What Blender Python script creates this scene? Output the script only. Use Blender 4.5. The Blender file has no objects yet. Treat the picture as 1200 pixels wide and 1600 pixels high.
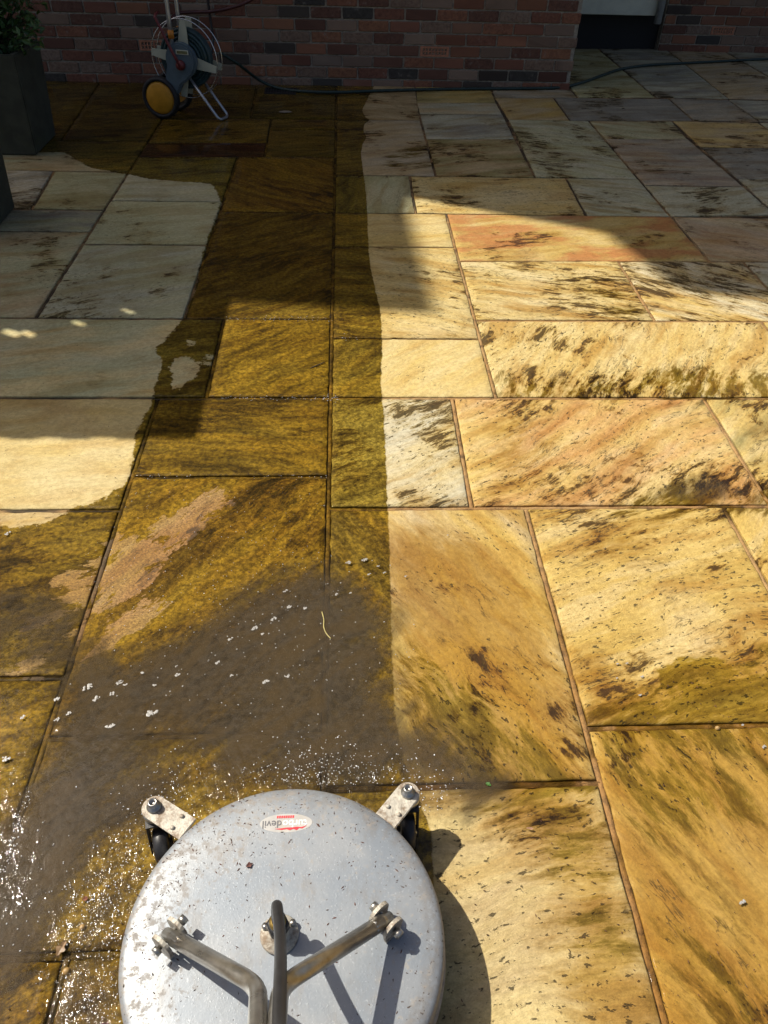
import bpy, bmesh, math, random
import numpy as np
from mathutils import Vector, Matrix, noise as mnoise

random.seed(7)
rng = np.random.default_rng(7)
scene = bpy.context.scene
C = scene.collection

# ------------------------------------------------------------------ camera
F = 1202.0
CAM_H = 1.40
Yc = np.array([-63.0, -1056.0, F]); Yc /= np.linalg.norm(Yc)
Xc = np.array([25742.0, -167.0, F]); Xc -= Xc @ Yc * Yc; Xc /= np.linalg.norm(Xc)
Zc = np.cross(Xc, Yc)
RW = np.stack([Xc, Yc, Zc])            # camera-space vector -> world vector


def gp(u, v, z=0.0):
    """world point at height z seen at photograph position (u, v) of 1200 x 1600"""
    d = RW @ np.array([u - 600.0, v - 800.0, F])
    t = (z - CAM_H) / d[2]
    return Vector((d[0] * t, d[1] * t, z))


def at_y(u, v, y):
    d = RW @ np.array([u - 600.0, v - 800.0, F])
    t = y / d[1]
    return Vector((d[0] * t, y, CAM_H + d[2] * t))


cam_data = bpy.data.cameras.new('camera')
cam = bpy.data.objects.new('camera', cam_data)
C.objects.link(cam)
cx, cy, cz = RW @ np.array([1, 0, 0]), RW @ np.array([0, -1, 0]), RW @ np.array([0, 0, -1])
cam.matrix_world = Matrix(((cx[0], cy[0], cz[0], 0), (cx[1], cy[1], cz[1], 0), (cx[2], cy[2], cz[2], CAM_H), (0, 0, 0, 1)))
cam_data.sensor_fit = 'HORIZONTAL'
cam_data.sensor_width = 36.0
cam_data.lens = 36.0 * F / 1200.0
cam_data.clip_start = 0.02
cam_data.clip_end = 500
scene.camera = cam

# ------------------------------------------------------------------ light
SUN_TRAVEL = Vector((0.727, -0.364, -1.0)).normalized()     # from the far left, over the house
to_sun = -SUN_TRAVEL
elev = math.asin(to_sun.z)
world = bpy.data.worlds.new('World'); scene.world = world; world.use_nodes = True
wn = world.node_tree.nodes; wl = world.node_tree.links
bg = wn['Background']
sky = wn.new('ShaderNodeTexSky'); sky.sky_type = 'NISHITA'; sky.sun_disc = False
sky.sun_elevation = elev
sky.sun_rotation = math.atan2(to_sun.x, to_sun.y)
sky.air_density = 0.72; sky.dust_density = 4.2; sky.ozone_density = 0.0
wl.new(sky.outputs[0], bg.inputs[0]); bg.inputs[1].default_value = 0.084
sd = bpy.data.lights.new('sun', 'SUN'); sd.energy = 4.8; sd.angle = math.radians(0.53); sd.color = (1.0, 0.93, 0.80)
sun = bpy.data.objects.new('sun', sd); C.objects.link(sun)
sun.rotation_euler = SUN_TRAVEL.to_track_quat('-Z', 'Y').to_euler()
scene.view_settings.view_transform = 'Standard'
scene.view_settings.look = 'None'
scene.view_settings.exposure = 0.38
scene.view_settings.gamma = 1.0
scene.view_settings.use_curve_mapping = False
scene.cycles.use_denoising = True
scene.cycles.denoising_input_passes = 'RGB_ALBEDO_NORMAL'
scene.cycles.denoising_prefilter = 'FAST'
scene.cycles.max_bounces = 6
scene.cycles.diffuse_bounces = 3
scene.cycles.glossy_bounces = 3
scene.cycles.sample_clamp_indirect = 4.0


# ------------------------------------------------------------------ node helper
class NT:
    def __init__(self, name):
        self.m = bpy.data.materials.new(name); self.m.use_nodes = True
        self.t = self.m.node_tree
        self.b = self.t.nodes['Principled BSDF']
        self.out = self.t.nodes['Material Output']

    def n(self, kind, **kw):
        x = self.t.nodes.new('ShaderNode' + kind)
        for k, v in kw.items():
            setattr(x, k, v)
        return x

    def put(self, sock, v):
        if v is None:
            return
        if hasattr(v, 'is_output') or isinstance(v, bpy.types.NodeSocket):
            self.t.links.new(v, sock)
        elif isinstance(v, (tuple, list)) and len(v) == 3 and sock.type == 'RGBA':
            sock.default_value = (*v, 1)
        else:
            sock.default_value = v

    def math(self, op, a, b=None, c=None, clamp=False):
        x = self.n('Math', operation=op, use_clamp=clamp)
        for i, v in enumerate((a, b, c)):
            self.put(x.inputs[i], v)
        return x.outputs[0]

    def vmath(self, op, a, b=None):
        x = self.n('VectorMath', operation=op)
        self.put(x.inputs[0], a)
        if b is not None:
            self.put(x.inputs[3] if op == 'SCALE' else x.inputs[1], b)
        return x.outputs[0]

    def noise(self, vec, scale, detail=4, rough=0.55, dist=0.0, color=False):
        x = self.n('TexNoise')
        self.put(x.inputs['Vector'], vec); self.put(x.inputs['Scale'], scale)
        x.inputs['Detail'].default_value = detail; x.inputs['Roughness'].default_value = rough
        x.inputs['Distortion'].default_value = dist
        return x.outputs['Color' if color else 'Fac']

    def step(self, v, lo, hi, a=0.0, b=1.0):
        x = self.n('MapRange', interpolation_type='SMOOTHSTEP')
        self.put(x.inputs[0], v); self.put(x.inputs[1], lo); self.put(x.inputs[2], hi)
        x.inputs[3].default_value = a; x.inputs[4].default_value = b
        return x.outputs[0]

    def mix(self, f, a, b, mode='MIX'):
        x = self.n('Mix', data_type='RGBA', blend_type=mode)
        self.put(x.inputs[0], f); self.put(x.inputs[6], a); self.put(x.inputs[7], b)
        return x.outputs[2]

    def attr(self, name, kind='GEOMETRY', out='Fac'):
        x = self.n('Attribute', attribute_name=name, attribute_type=kind)
        return x.outputs[out]

    def pos(self):
        return self.n('NewGeometry').outputs['Position']

    def obj(self):
        return self.n('TexCoord').outputs['Object']

    def bump(self, h, strength, dist, normal=None):
        x = self.n('Bump')
        self.put(x.inputs['Height'], h); self.put(x.inputs['Strength'], strength); self.put(x.inputs['Distance'], dist)
        if normal is not None:
            self.put(x.inputs['Normal'], normal)
        return x.outputs[0]

    def set(self, **kw):
        names = dict(color='Base Color', rough='Roughness', metal='Metallic', normal='Normal', spec='Specular IOR Level',
                     coat='Coat Weight', coat_rough='Coat Roughness', coat_ior='Coat IOR', coat_normal='Coat Normal', alpha='Alpha', ior='IOR',
                     sss='Subsurface Weight', trans='Transmission Weight')
        for k, v in kw.items():
            self.put(self.b.inputs[names[k]], v)
        return self.m


def plain(name, col, rough=0.5, metal=0.0, var=0.25, scale=40, bump=0.0, dirt=0.0, dirt_col=(0.06, 0.045, 0.03)):
    t = NT(name)
    p = t.obj()
    n = t.noise(p, scale, 5, 0.6)
    c = t.mix(t.step(n, 0.3, 0.7), tuple(x * (1 - var) for x in col), tuple(min(1, x * (1 + var * 0.6)) for x in col))
    if dirt:
        d = t.step(t.noise(p, scale * 0.45, 6, 0.7), 0.62 - 0.25 * dirt, 0.8 - 0.2 * dirt)
        c = t.mix(t.math('MULTIPLY', d, 0.85), c, dirt_col)
    r = t.math('ADD', t.math('MULTIPLY', t.math('SUBTRACT', n, 0.5), 0.3), rough, clamp=True)
    t.set(color=c, rough=r, metal=metal)
    if bump:
        t.set(normal=t.bump(t.noise(p, scale * 3, 4), bump, 0.002))
    return t.m


# ------------------------------------------------------------------ mesh helpers
def link(name, mesh, mat=None, parent=None, loc=None):
    o = bpy.data.objects.new(name, mesh)
    C.objects.link(o)
    if mat is not None and not mesh.materials:
        mesh.materials.append(mat)
    if parent is not None:
        o.parent = parent
    if loc is not None:
        o.location = loc
    return o


def empty(name, loc=(0, 0, 0), rz=0.0):
    o = bpy.data.objects.new(name, None); C.objects.link(o)
    o.location = loc; o.rotation_euler = (0, 0, rz); o.empty_display_size = 0.1
    return o


def tag(o, label=None, cat=None, group=None, kind=None):
    if label: o['label'] = label
    if cat: o['category'] = cat
    if group: o['group'] = group
    if kind: o['kind'] = kind
    return o


class MB:
    def __init__(self):
        self.v = []; self.f = []; self.s = []

    def add(self, verts, faces, smooth=False):
        o = len(self.v)
        self.v += [tuple(p) for p in verts]
        self.f += [tuple(i + o for i in f) for f in faces]
        self.s += [smooth] * len(faces)
        return self

    def box(self, x0, x1, y0, y1, z0, z1):
        v = [(x0, y0, z0), (x1, y0, z0), (x1, y1, z0), (x0, y1, z0), (x0, y0, z1), (x1, y0, z1), (x1, y1, z1), (x0, y1, z1)]
        return self.add(v, [(0, 3, 2, 1), (4, 5, 6, 7), (0, 1, 5, 4), (1, 2, 6, 5), (2, 3, 7, 6), (3, 0, 4, 7)])

    def prism(self, pts, z0, z1, M=None):
        n = len(pts)
        v = [Vector((p[0], p[1], z0)) for p in pts] + [Vector((p[0], p[1], z1)) for p in pts]
        if M is not None:
            v = [M @ p for p in v]
        f = [tuple(reversed(range(n))), tuple(range(n, 2 * n))] + [(i, (i + 1) % n, n + (i + 1) % n, n + i) for i in range(n)]
        return self.add(v, f)

    def tube(self, pts, r, seg=12, closed=False, caps=True):
        pts = [Vector(p) for p in pts]; n = len(pts)
        rs = r if isinstance(r, (list, tuple)) else [r] * n
        up = None; vs = []
        for i, p in enumerate(pts):
            a = pts[(i - 1) % n] if (closed or i > 0) else p
            b = pts[(i + 1) % n] if (closed or i < n - 1) else p
            d = (b - a).normalized()
            if up is None:
                up = d.cross(Vector((0, 0, 1)))
                if up.length < 1e-3: up = d.cross(Vector((1, 0, 0)))
                up.normalize()
            else:
                up = (up - d * up.dot(d)).normalized()
            w = d.cross(up)
            for k in range(seg):
                t = 2 * math.pi * k / seg
                vs.append(p + (up * math.cos(t) + w * math.sin(t)) * rs[i])
        fs = []
        for i in range(n if closed else n - 1):
            j = (i + 1) % n
            for k in range(seg):
                l = (k + 1) % seg
                fs.append((i * seg + k, i * seg + l, j * seg + l, j * seg + k))
        if caps and not closed:
            fs.append(tuple(reversed(range(seg)))); fs.append(tuple(range((n - 1) * seg, n * seg)))
        return self.add(vs, fs, True)

    def lathe(self, prof, M=None, seg=48):
        """prof: (r, z) list, around local z"""
        vs = []; fs = []; n = len(prof)
        for k in range(seg):
            t = 2 * math.pi * k / seg
            for r, z in prof:
                p = Vector((r * math.cos(t), r * math.sin(t), z))
                vs.append(M @ p if M is not None else p)
        for k in range(seg):
            l = (k + 1) % seg
            for i in range(n - 1):
                fs.append((k * n + i, l * n + i, l * n + i + 1, k * n + i + 1))
        return self.add(vs, fs, True)

    def mesh(self, name, bevel=0.0):
        me = bpy.data.meshes.new(name)
        me.from_pydata(self.v, [], self.f)
        me.polygons.foreach_set('use_smooth', self.s)
        if bevel:
            bm = bmesh.new(); bm.from_mesh(me)
            bmesh.ops.remove_doubles(bm, verts=bm.verts, dist=1e-6)
            bmesh.ops.bevel(bm, geom=[e for e in bm.edges if len(e.link_faces) == 2 and e.calc_face_angle(0) > 0.5], offset=bevel, segments=2, affect='EDGES')
            bm.to_mesh(me); bm.free()
        me.update()
        return me

    def obj(self, name, mat, parent=None, bevel=0.0, loc=None):
        me = self.mesh(name, bevel)
        bm = bmesh.new(); bm.from_mesh(me)
        bmesh.ops.remove_doubles(bm, verts=bm.verts, dist=1e-6)
        bmesh.ops.recalc_face_normals(bm, faces=bm.faces)
        bm.to_mesh(me); bm.free()
        return link(name, me, mat, parent, loc)


def spline(pts, n=12):
    P = [Vector(p) for p in pts]
    P = [P[0] * 2 - P[1]] + P + [P[-1] * 2 - P[-2]]
    out = []
    for i in range(1, len(P) - 2):
        for k in range(n):
            t = k / n
            a, b, c, d = P[i - 1], P[i], P[i + 1], P[i + 2]
            out.append(0.5 * ((2 * b) + (c - a) * t + (2 * a - 5 * b + 4 * c - d) * t * t + (-a + 3 * b - 3 * c + d) * t ** 3))
    out.append(P[-2])
    return out


def bent(pts, rad, n=8):
    """polyline with rounded corners"""
    P = [Vector(p) for p in pts]; out = [P[0]]
    for i in range(1, len(P) - 1):
        a = (P[i - 1] - P[i]).normalized(); b = (P[i + 1] - P[i]).normalized()
        s, e = P[i] + a * rad, P[i] + b * rad
        for k in range(n + 1):
            t = k / n
            out.append(s * (1 - t) ** 2 + P[i] * 2 * t * (1 - t) + e * t * t)
    out.append(P[-1])
    return out


def circle(c, r, ax, ay, n=40):
    c, ax, ay = Vector(c), Vector(ax), Vector(ay)
    return [c + ax * r * math.cos(2 * math.pi * k / n) + ay * r * math.sin(2 * math.pi * k / n) for k in range(n)]


def frame(axis, origin=(0, 0, 0)):
    """matrix whose local z is axis"""
    q = Vector(axis).normalized().to_track_quat('Z', 'Y')
    return Matrix.Translation(origin) @ q.to_matrix().to_4x4()


# ------------------------------------------------------------------ wet / dry fields on the ground
def poly(px):
    return np.array([gp(*p)[:2] for p in px])


def sdist(P, Q):
    """signed distance (inside positive) of points P (n,2) to polygon Q (m,2)"""
    d = np.full(len(P), 1e9); inside = np.zeros(len(P), bool)
    m = len(Q)
    for i in range(m):
        a, b = Q[i], Q[(i + 1) % m]
        ab = b - a; l2 = ab @ ab
        if l2 < 1e-12: continue
        t = np.clip(((P - a) @ ab) / l2, 0, 1)
        q = a + t[:, None] * ab
        d = np.minimum(d, np.hypot(*(P - q).T))
        cond = ((a[1] > P[:, 1]) != (b[1] > P[:, 1]))
        with np.errstate(divide='ignore', invalid='ignore'):
            xi = (b[0] - a[0]) * (P[:, 1] - a[1]) / (b[1] - a[1]) + a[0]
        inside ^= cond & (P[:, 0] < xi)
    return np.where(inside, d, -d)


def zoom_pts(pts, ox, oy, s):
    return [(ox + x / s, oy + y / s) for x, y in pts]


# left dry stone
DRY = [poly([(-600, 238), (100, 238), (140, 262), (200, 272), (234, 280), (333, 288), (346, 317), (322, 380), (293, 487), (283, 500),
             (268, 520), (240, 547), (255, 567), (248, 585), (242, 603), (238, 627), (225, 650), (213, 673), (208, 700), (206, 725), (200, 747),
             (188, 762), (167, 777), (140, 787), (113, 793), (92, 806), (70, 818), (40, 822), (-400, 822)]),
       poly([(271, 560), (290, 555), (304, 565), (313, 577), (303, 592), (288, 602), (275, 613), (268, 605), (272, 590), (266, 575)]),
       poly([(290, 530), (297, 528), (303, 538), (297, 545)]),
       poly([(314, 566), (328, 548), (333, 552), (326, 575)]),
       # clean, dry stone right of the scalloped cleaning edge
       poly([(588, 128), (568, 167), (566, 174), (571, 183), (578, 187), (569, 194), (568, 205), (573, 214), (567, 224), (564, 240), (566, 254),
             (568, 270), (572, 300), (574, 330), (575, 362), (577, 400), (580, 425), (587, 455), (594, 480), (597, 520), (597, 560),
             (595, 600), (597, 622), (601, 660), (603, 720), (606, 790), (609, 860), (611, 950), (613, 1040), (616, 1100), (622, 1150), (640, 1215),
             (672, 1290), (680, 1380), (680, 1700), (2600, 1900), (2400, 120), (1500, 60), (900, 70), (890, 128)])]
Z = lambda pts: zoom_pts(pts, 0, 650, 3)
DAMP = [poly(Z([(690, 540), (760, 480), (860, 440), (940, 390), (1000, 360), (1090, 355), (1060, 420), (1000, 480), (930, 540), (830, 600), (760, 640), (765, 680),
                (700, 730), (690, 780), (640, 840), (540, 880), (450, 930), (425, 915), (470, 800), (510, 700), (560, 600), (620, 575), (700, 590), (745, 570)])),
        poly(Z([(480, 1050), (530, 1000), (580, 930), (680, 880), (775, 868), (740, 930), (640, 1000), (560, 1050), (500, 1110), (405, 1145), (430, 1110)])),
        poly(Z([(263, 812), (280, 780), (320, 758), (400, 750), (445, 735), (470, 690), (500, 600), (540, 555), (550, 580), (510, 690), (470, 790), (420, 900), (380, 905), (310, 885), (285, 860), (290, 835)])),
        poly(Z([(45, 1015), (110, 985), (180, 950), (285, 915), (240, 970), (195, 990), (170, 1020), (110, 1018)])),
        poly(Z([(310, 1045), (325, 995), (350, 970), (385, 985), (365, 1015), (340, 1050)])),
        poly(Z([(68, 1195), (90, 1165), (100, 1130), (140, 1125), (185, 1115), (150, 1150), (130, 1190)]))]
# softly wetted places on the clean side: (polygon, strength, softness m)
SOFT = [(poly([(780, 580), (860, 592), (960, 580), (1080, 570), (1200, 580), (1400, 560), (1400, 630), (780, 626)]), 0.62, 0.10),
        (poly([(960, 800), (1040, 765), (1120, 740), (1190, 750), (1250, 800)]), 0.80, 0.13),
        (poly([(620, 1010), (700, 1010), (800, 1090), (880, 1160), (935, 1230), (950, 1300), (890, 1420), (862, 1370), (835, 1320), (760, 1275), (690, 1250), (622, 1150)]), 0.66, 0.10),
        (poly([(870, 1470), (862, 1390), (880, 1300), (930, 1230), (1000, 1460), (1010, 1540), (950, 1520), (900, 1500)]), 0.50, 0.08),
        (poly([(917, 1105), (1000, 1080), (1060, 1060), (1180, 1020), (1300, 960), (1500, 1250), (1350, 1300), (1230, 1180), (1100, 1170), (1000, 1190), (930, 1170)]), 0.82, 0.10),
        (poly([(940, 1180), (1100, 1170), (1250, 1300), (1160, 1290), (1080, 1300), (1010, 1330), (985, 1290)]), 0.62, 0.08),
        (poly([(1180, 1150), (1320, 1150), (1400, 1400), (1260, 1420)]), 0.8, 0.06),
        (poly([(980, 1290), (1050, 1280), (1200, 1500), (1300, 1700), (1060, 1700)]), 0.42, 0.12),
        (poly([(880, 430), (960, 430), (1020, 500), (960, 500)]), 0.45, 0.05),
        (poly([(1025, 1045), (1060, 1025), (1110, 1020), (1150, 1045), (1145, 1062), (1105, 1050), (1060, 1050), (1050, 1085), (1035, 1080)]), 1.0, 0.006),
        (poly([(1055, 1075), (1075, 1062), (1098, 1070), (1095, 1095), (1070, 1100)]), 1.0, 0.006),
        (poly([(640, 225), (680, 230), (682, 262), (600, 262), (600, 240)]), 0.6, 0.08)]
AMBER = [(poly([(612, 860), (640, 830), (760, 850), (850, 930), (930, 1226), (1054, 1640), (900, 1620), (885, 1500), (868, 1410), (835, 1320), (760, 1270), (640, 1240)]), 1.0, 0.14),
         (poly([(917, 1134), (1320, 1132), (1900, 1750), (1060, 1750)]), 0.92, 0.03),
         (poly([(880, 1010), (1000, 1050), (1150, 980), (1260, 950), (1320, 1132), (917, 1134)]), 0.9, 0.10),
         (poly([(930, 800), (1100, 793), (1140, 830), (1000, 880), (900, 880)]), 0.5, 0.10),
         (poly([(760, 640), (900, 640), (860, 780), (745, 790)]), 0.5, 0.12)]
SPARK = [(poly([(180, 1300), (250, 1280), (310, 1180), (380, 1190), (440, 1200), (660, 1180), (700, 1240), (300, 1700), (60, 1700), (90, 1450)]), 1.0, 0.05),
         (poly([(-200, 1200), (60, 1170), (40, 1260), (60, 1400), (-200, 1500)]), 0.7, 0.05),
         (poly([(180, 600), (520, 600), (515, 960), (250, 960), (190, 800)]), 0.28, 0.1),
         (poly([(345, 490), (520, 490), (520, 520), (345, 520)]), 0.5, 0.04)]
MUD = [(poly([(105, 1010), (200, 1020), (290, 990), (350, 940), (430, 905), (500, 880), (570, 920), (612, 960), (616, 1090), (660, 1120), (720, 1165), (790, 1235), (730, 1270), (640, 1235),
              (560, 1242), (450, 1238), (395, 1215), (335, 1225), (290, 1165), (245, 1150), (248, 1190), (262, 1240), (215, 1290), (165, 1320), (130, 1380), (108, 1430), (70, 1480),
              (20, 1530), (-300, 1620), (-300, 1330), (20, 1270), (60, 1180), (82, 1120)]), 1.0, 0.11),
       (poly([(150, 1250), (300, 1160), (420, 1190), (330, 1250), (240, 1340), (190, 1450), (180, 1700), (40, 1700), (90, 1500), (110, 1400)]), 0.50, 0.06),
       (poly([(-300, 905), (30, 915), (70, 918), (128, 950), (135, 990), (112, 1045), (-300, 1050)]), 0.72, 0.05),
       (poly([(1010, 770), (1090, 735), (1190, 775), (1190, 788), (1010, 788)]), 0.55, 0.05),
       (poly([(300, 420), (340, 400), (420, 395), (450, 470), (320, 490)]), 0.25, 0.06)]


def soft_field(P, L):
    out = np.zeros(len(P))
    for Q, s, w in L:
        d = sdist(P, Q)
        t = np.clip((d + w) / (2 * w), 0, 1)
        out = np.maximum(out, s * t * t * (3 - 2 * t))
    return out


def ground_fields(P):
    dry = np.full(len(P), -1e9)
    for Q in DRY:
        dry = np.maximum(dry, sdist(P, Q))
    damp = np.full(len(P), -1e9)
    for Q in DAMP:
        damp = np.maximum(damp, sdist(P, Q))
    return dict(dry=np.clip(dry, -.3, .3), damp=np.clip(damp, -.3, .3), soft=soft_field(P, SOFT), amber=soft_field(P, AMBER), spark=soft_field(P, SPARK))


def put_fields(me, P):
    for k, v in ground_fields(P).items():
        a = me.attributes.new(k, 'FLOAT', 'POINT')
        a.data.foreach_set('value', v.astype(np.float32))


# ------------------------------------------------------------------ stone materials
def wet_finish(t, base, pos, n1, streak, rough_dry, h, fine_bump):
    """darkening and gloss of water on stone, driven by the ground fields"""
    edge = t.noise(pos, 45, 8, 0.70)
    edge2 = t.noise(pos, 14, 3, 0.5)
    sx_ = t.n('SeparateXYZ'); t.put(sx_.inputs[0], pos)
    rag = t.step(sx_.outputs[0], -.10, -.25, 1.0, 3.2)        # soaking edge on the left is more ragged than the swept one
    dryf = t.math('ADD', t.attr('dry'), t.math('MULTIPLY', rag, t.math('ADD', t.math('MULTIPLY', t.math('SUBTRACT', edge, .5), .016), t.math('MULTIPLY', t.math('SUBTRACT', edge2, .5), .010))))
    wet = t.step(dryf, 0.002, -0.003)
    dampf = t.math('ADD', t.attr('damp'), t.math('ADD', t.math('MULTIPLY', t.math('SUBTRACT', edge, .5), .07), t.math('MULTIPLY', t.math('SUBTRACT', streak, .5), .26)))
    damp = t.step(dampf, -0.003, 0.004)
    s = t.math('ADD', t.attr('soft'), t.math('ADD', t.math('MULTIPLY', t.math('SUBTRACT', n1, .5), 1.6), t.math('MULTIPLY', t.math('SUBTRACT', streak, .5), 3.2)))
    soft = t.math('MULTIPLY', t.step(s, 0.20, 0.72), t.step(t.attr('soft'), 0.0, 0.45))
    mott = t.step(t.math('ADD', t.math('MULTIPLY', streak, .55), t.math('MULTIPLY', n1, .45)), .38, .64)
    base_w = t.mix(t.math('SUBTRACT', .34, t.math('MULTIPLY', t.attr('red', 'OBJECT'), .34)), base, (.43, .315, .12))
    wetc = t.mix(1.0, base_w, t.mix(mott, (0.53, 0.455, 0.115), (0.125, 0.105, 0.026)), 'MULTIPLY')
    gr2 = t.noise(pos, 70, 6, .78)
    wetc = t.mix(1.0, wetc, t.mix(t.step(gr2, .36, .62), (1.38, 1.36, 1.30), (.48, .46, .42)), 'MULTIPLY')
    softc = t.mix(1.0, base, t.mix(mott, (0.56, 0.475, 0.13), (0.20, 0.165, 0.04)), 'MULTIPLY')
    grain = t.noise(pos, 170, 6, .8)
    dampc = t.mix(1.0, t.mix(0.2, t.mix(1.0, base, t.mix(t.step(grain, .32, .66), (1.45, 1.42, 1.35), (.40, .36, .30)), 'MULTIPLY'), (0.42, 0.33, 0.21)), (0.66, 0.58, 0.48), 'MULTIPLY')
    amb = t.step(t.math('ADD', t.attr('amber'), t.math('ADD', t.math('MULTIPLY', t.math('SUBTRACT', n1, .5), 1.2), t.math('MULTIPLY', t.math('SUBTRACT', streak, .5), 1.4))), .12, .80)
    amb = t.math('MULTIPLY', amb, t.step(t.attr('amber'), .0, .4))
    base = t.mix(amb, base, t.mix(1.0, base, (.68, .55, .28), 'MULTIPLY'))
    c = t.mix(soft, base, softc)
    c = t.mix(wet, c, wetc)
    wd = t.math('MULTIPLY', damp, wet)
    c = t.mix(wd, c, dampc)
    film = t.math('MAXIMUM', t.math('MULTIPLY', wet, t.math('SUBTRACT', 1.0, t.math('MULTIPLY', damp, .6))), t.math('MULTIPLY', soft, .8))
    spk = t.attr('spark')
    rip = t.noise(t.vmath('MULTIPLY', pos, (1.0, 0.6, 1.0)), 62, 3, 0.55, 0.6)
    cn = t.bump(rip, t.math('ADD', t.math('MULTIPLY', spk, .85), .12), 0.0060)
    t.set(color=c, rough=t.math('SUBTRACT', rough_dry, t.math('MULTIPLY', film, .25)), coat=t.math('MULTIPLY', film, .7), coat_rough=0.06, coat_ior=1.33, coat_normal=cn,
          normal=t.bump(h, fine_bump, 0.004), spec=t.math('SUBTRACT', .32, t.math('MULTIPLY', film, .25)))


def slab_material():
    t = NT('riven_sandstone')
    pos = t.pos()
    A = lambda n, o='Fac': t.attr(n, 'OBJECT', o)
    seed = A('sd')
    sv = t.n('CombineXYZ'); t.put(sv.inputs[0], t.math('MULTIPLY', seed, 3.1)); t.put(sv.inputs[1], t.math('MULTIPLY', seed, 1.7)); t.put(sv.inputs[2], seed)
    p0 = t.vmath('ADD', pos, sv.outputs[0])
    rot = t.n('VectorRotate', rotation_type='Z_AXIS'); t.put(rot.inputs['Vector'], p0); t.put(rot.inputs['Angle'], A('ang'))
    w1 = t.vmath('SUBTRACT', t.noise(p0, 2.2, 3, 0.5, color=True), (.5, .5, .5))
    w2 = t.vmath('SUBTRACT', t.noise(p0, 14.0, 3, 0.5, color=True), (.5, .5, .5))
    pr = t.vmath('ADD', rot.outputs[0], t.vmath('ADD', t.vmath('SCALE', w1, .15), t.vmath('SCALE', w2, .007)))
    st = A('str')
    n1 = t.noise(t.vmath('MULTIPLY', pr, (1.0, 3.4, 1.0)), 2.1, 7, 0.60)
    n2 = t.noise(t.vmath('MULTIPLY', pr, (1.0, 3.6, 1.0)), 7.5, 8, 0.72)
    n4 = t.noise(t.vmath('MULTIPLY', pr, (1.0, 5.0, 1.0)), 26, 6, 0.74)
    n3 = t.noise(pos, 300, 3, 0.75)
    nb = t.noise(p0, 2.6, 6, 0.6)
    nc = t.noise(t.vmath('ADD', p0, (7.3, 2.1, 0.0)), 4.2, 6, 0.62)
    c = t.mix(t.step(n1, .36, .64), A('c1', 'Color'), A('c2', 'Color'))
    # broad brown staining and pale bloom
    c = t.mix(t.math('MULTIPLY', t.step(nc, .48, .72), .50), c, t.mix(1.0, c, (.66, .50, .26), 'MULTIPLY'))
    c = t.mix(t.math('MULTIPLY', t.step(nb, .50, .30), .50), c, t.mix(0.45, c, (.62, .55, .38)))
    # flowing colour bands along the bedding
    nf = t.noise(t.vmath('MULTIPLY', pr, (1.0, 5.5, 1.0)), 3.0, 4, 0.5)
    fb = t.math('ADD', .30, t.math('MULTIPLY', st, .5))
    c = t.mix(t.math('MULTIPLY', t.step(nf, .49, .66), fb), c, t.mix(1.0, c, (.68, .50, .24), 'MULTIPLY'))
    c = t.mix(t.math('MULTIPLY', t.step(nf, .47, .34), t.math('MULTIPLY', fb, .7)), c, t.mix(.6, c, (.66, .56, .34)))
    # laminae: faint, along the bedding
    lam = t.math('MULTIPLY', t.step(n4, .50, .62), t.math('ADD', .05, t.math('MULTIPLY', st, .30)))
    c = t.mix(lam, c, t.mix(1.0, c, (.58, .44, .23), 'MULTIPLY'))
    c = t.mix(t.math('MULTIPLY', t.step(n2, .48, .64), t.math('MULTIPLY', st, .42)), c, t.mix(1.0, c, (.52, .40, .19), 'MULTIPLY'))
    # iron band
    nr = t.noise(t.vmath('MULTIPLY', pr, (1.0, 2.6, 1.0)), 2.0, 9, .62)
    band = t.math('MULTIPLY', t.step(nr, .43, .57), t.step(nr, .74, .57))
    c = t.mix(t.math('MULTIPLY', band, t.math('MULTIPLY', A('rust'), .85)), c, (.40, .155, .05))
    # dark deposits and lichen, gathered in ragged patches
    gate = t.step(t.math('ADD', t.math('ADD', nb, t.math('MULTIPLY', t.math('SUBTRACT', nc, .5), .9)), t.math('MULTIPLY', A('dark'), .22)), .60, .80)
    n6 = t.noise(t.vmath('MULTIPLY', pr, (1.0, 4.2, 1.0)), 13, 7, 0.74)
    nv = t.math('ADD', t.math('MULTIPLY', n2, .5), t.math('ADD', t.math('MULTIPLY', n6, .5), t.math('MULTIPLY', gate, .055)))
    gs = t.step(gate, .02, .4)
    halo = t.math('MULTIPLY', t.step(nv, .49, .565), gs)
    vein = t.math('MULTIPLY', t.step(nv, .548, .578), gs)
    c = t.mix(t.math('MULTIPLY', halo, .85), c, t.mix(1.0, c, (.60, .50, .27), 'MULTIPLY'))
    c = t.mix(t.math('MULTIPLY', vein, .92), c, t.mix(1.0, c, (.20, .17, .10), 'MULTIPLY'))
    # thin bedding lines
    nl = t.noise(t.vmath('MULTIPLY', pr, (1.0, 5.0, 1.0)), 3.2, 6, .60)
    line = t.math('MULTIPLY', t.step(t.math('ABSOLUTE', t.math('SUBTRACT', nl, .5)), .010, .004), t.step(t.math('ADD', nc, t.math('MULTIPLY', A('dark'), .26)), .58, .68))
    c = t.mix(t.math('MULTIPLY', line, .70), c, (.075, .055, .022))
    # pits: crisp short flecks along the bedding, only in places
    pgate = t.step(t.math('ADD', nb, t.math('MULTIPLY', A('pit'), .16)), .54, .70)
    pn = t.noise(t.vmath('MULTIPLY', pr, (1.0, 2.0, 1.0)), 52, 5, 0.62)
    pits = t.math('MULTIPLY', t.step(t.math('ADD', pn, t.math('MULTIPLY', pgate, .03)), .640, .662), t.step(pgate, .02, .3))
    c = t.mix(t.math('MULTIPLY', pits, .85), c, (.055, .042, .018))
    sp = t.noise(pos, 120, 4, 0.6)
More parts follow.
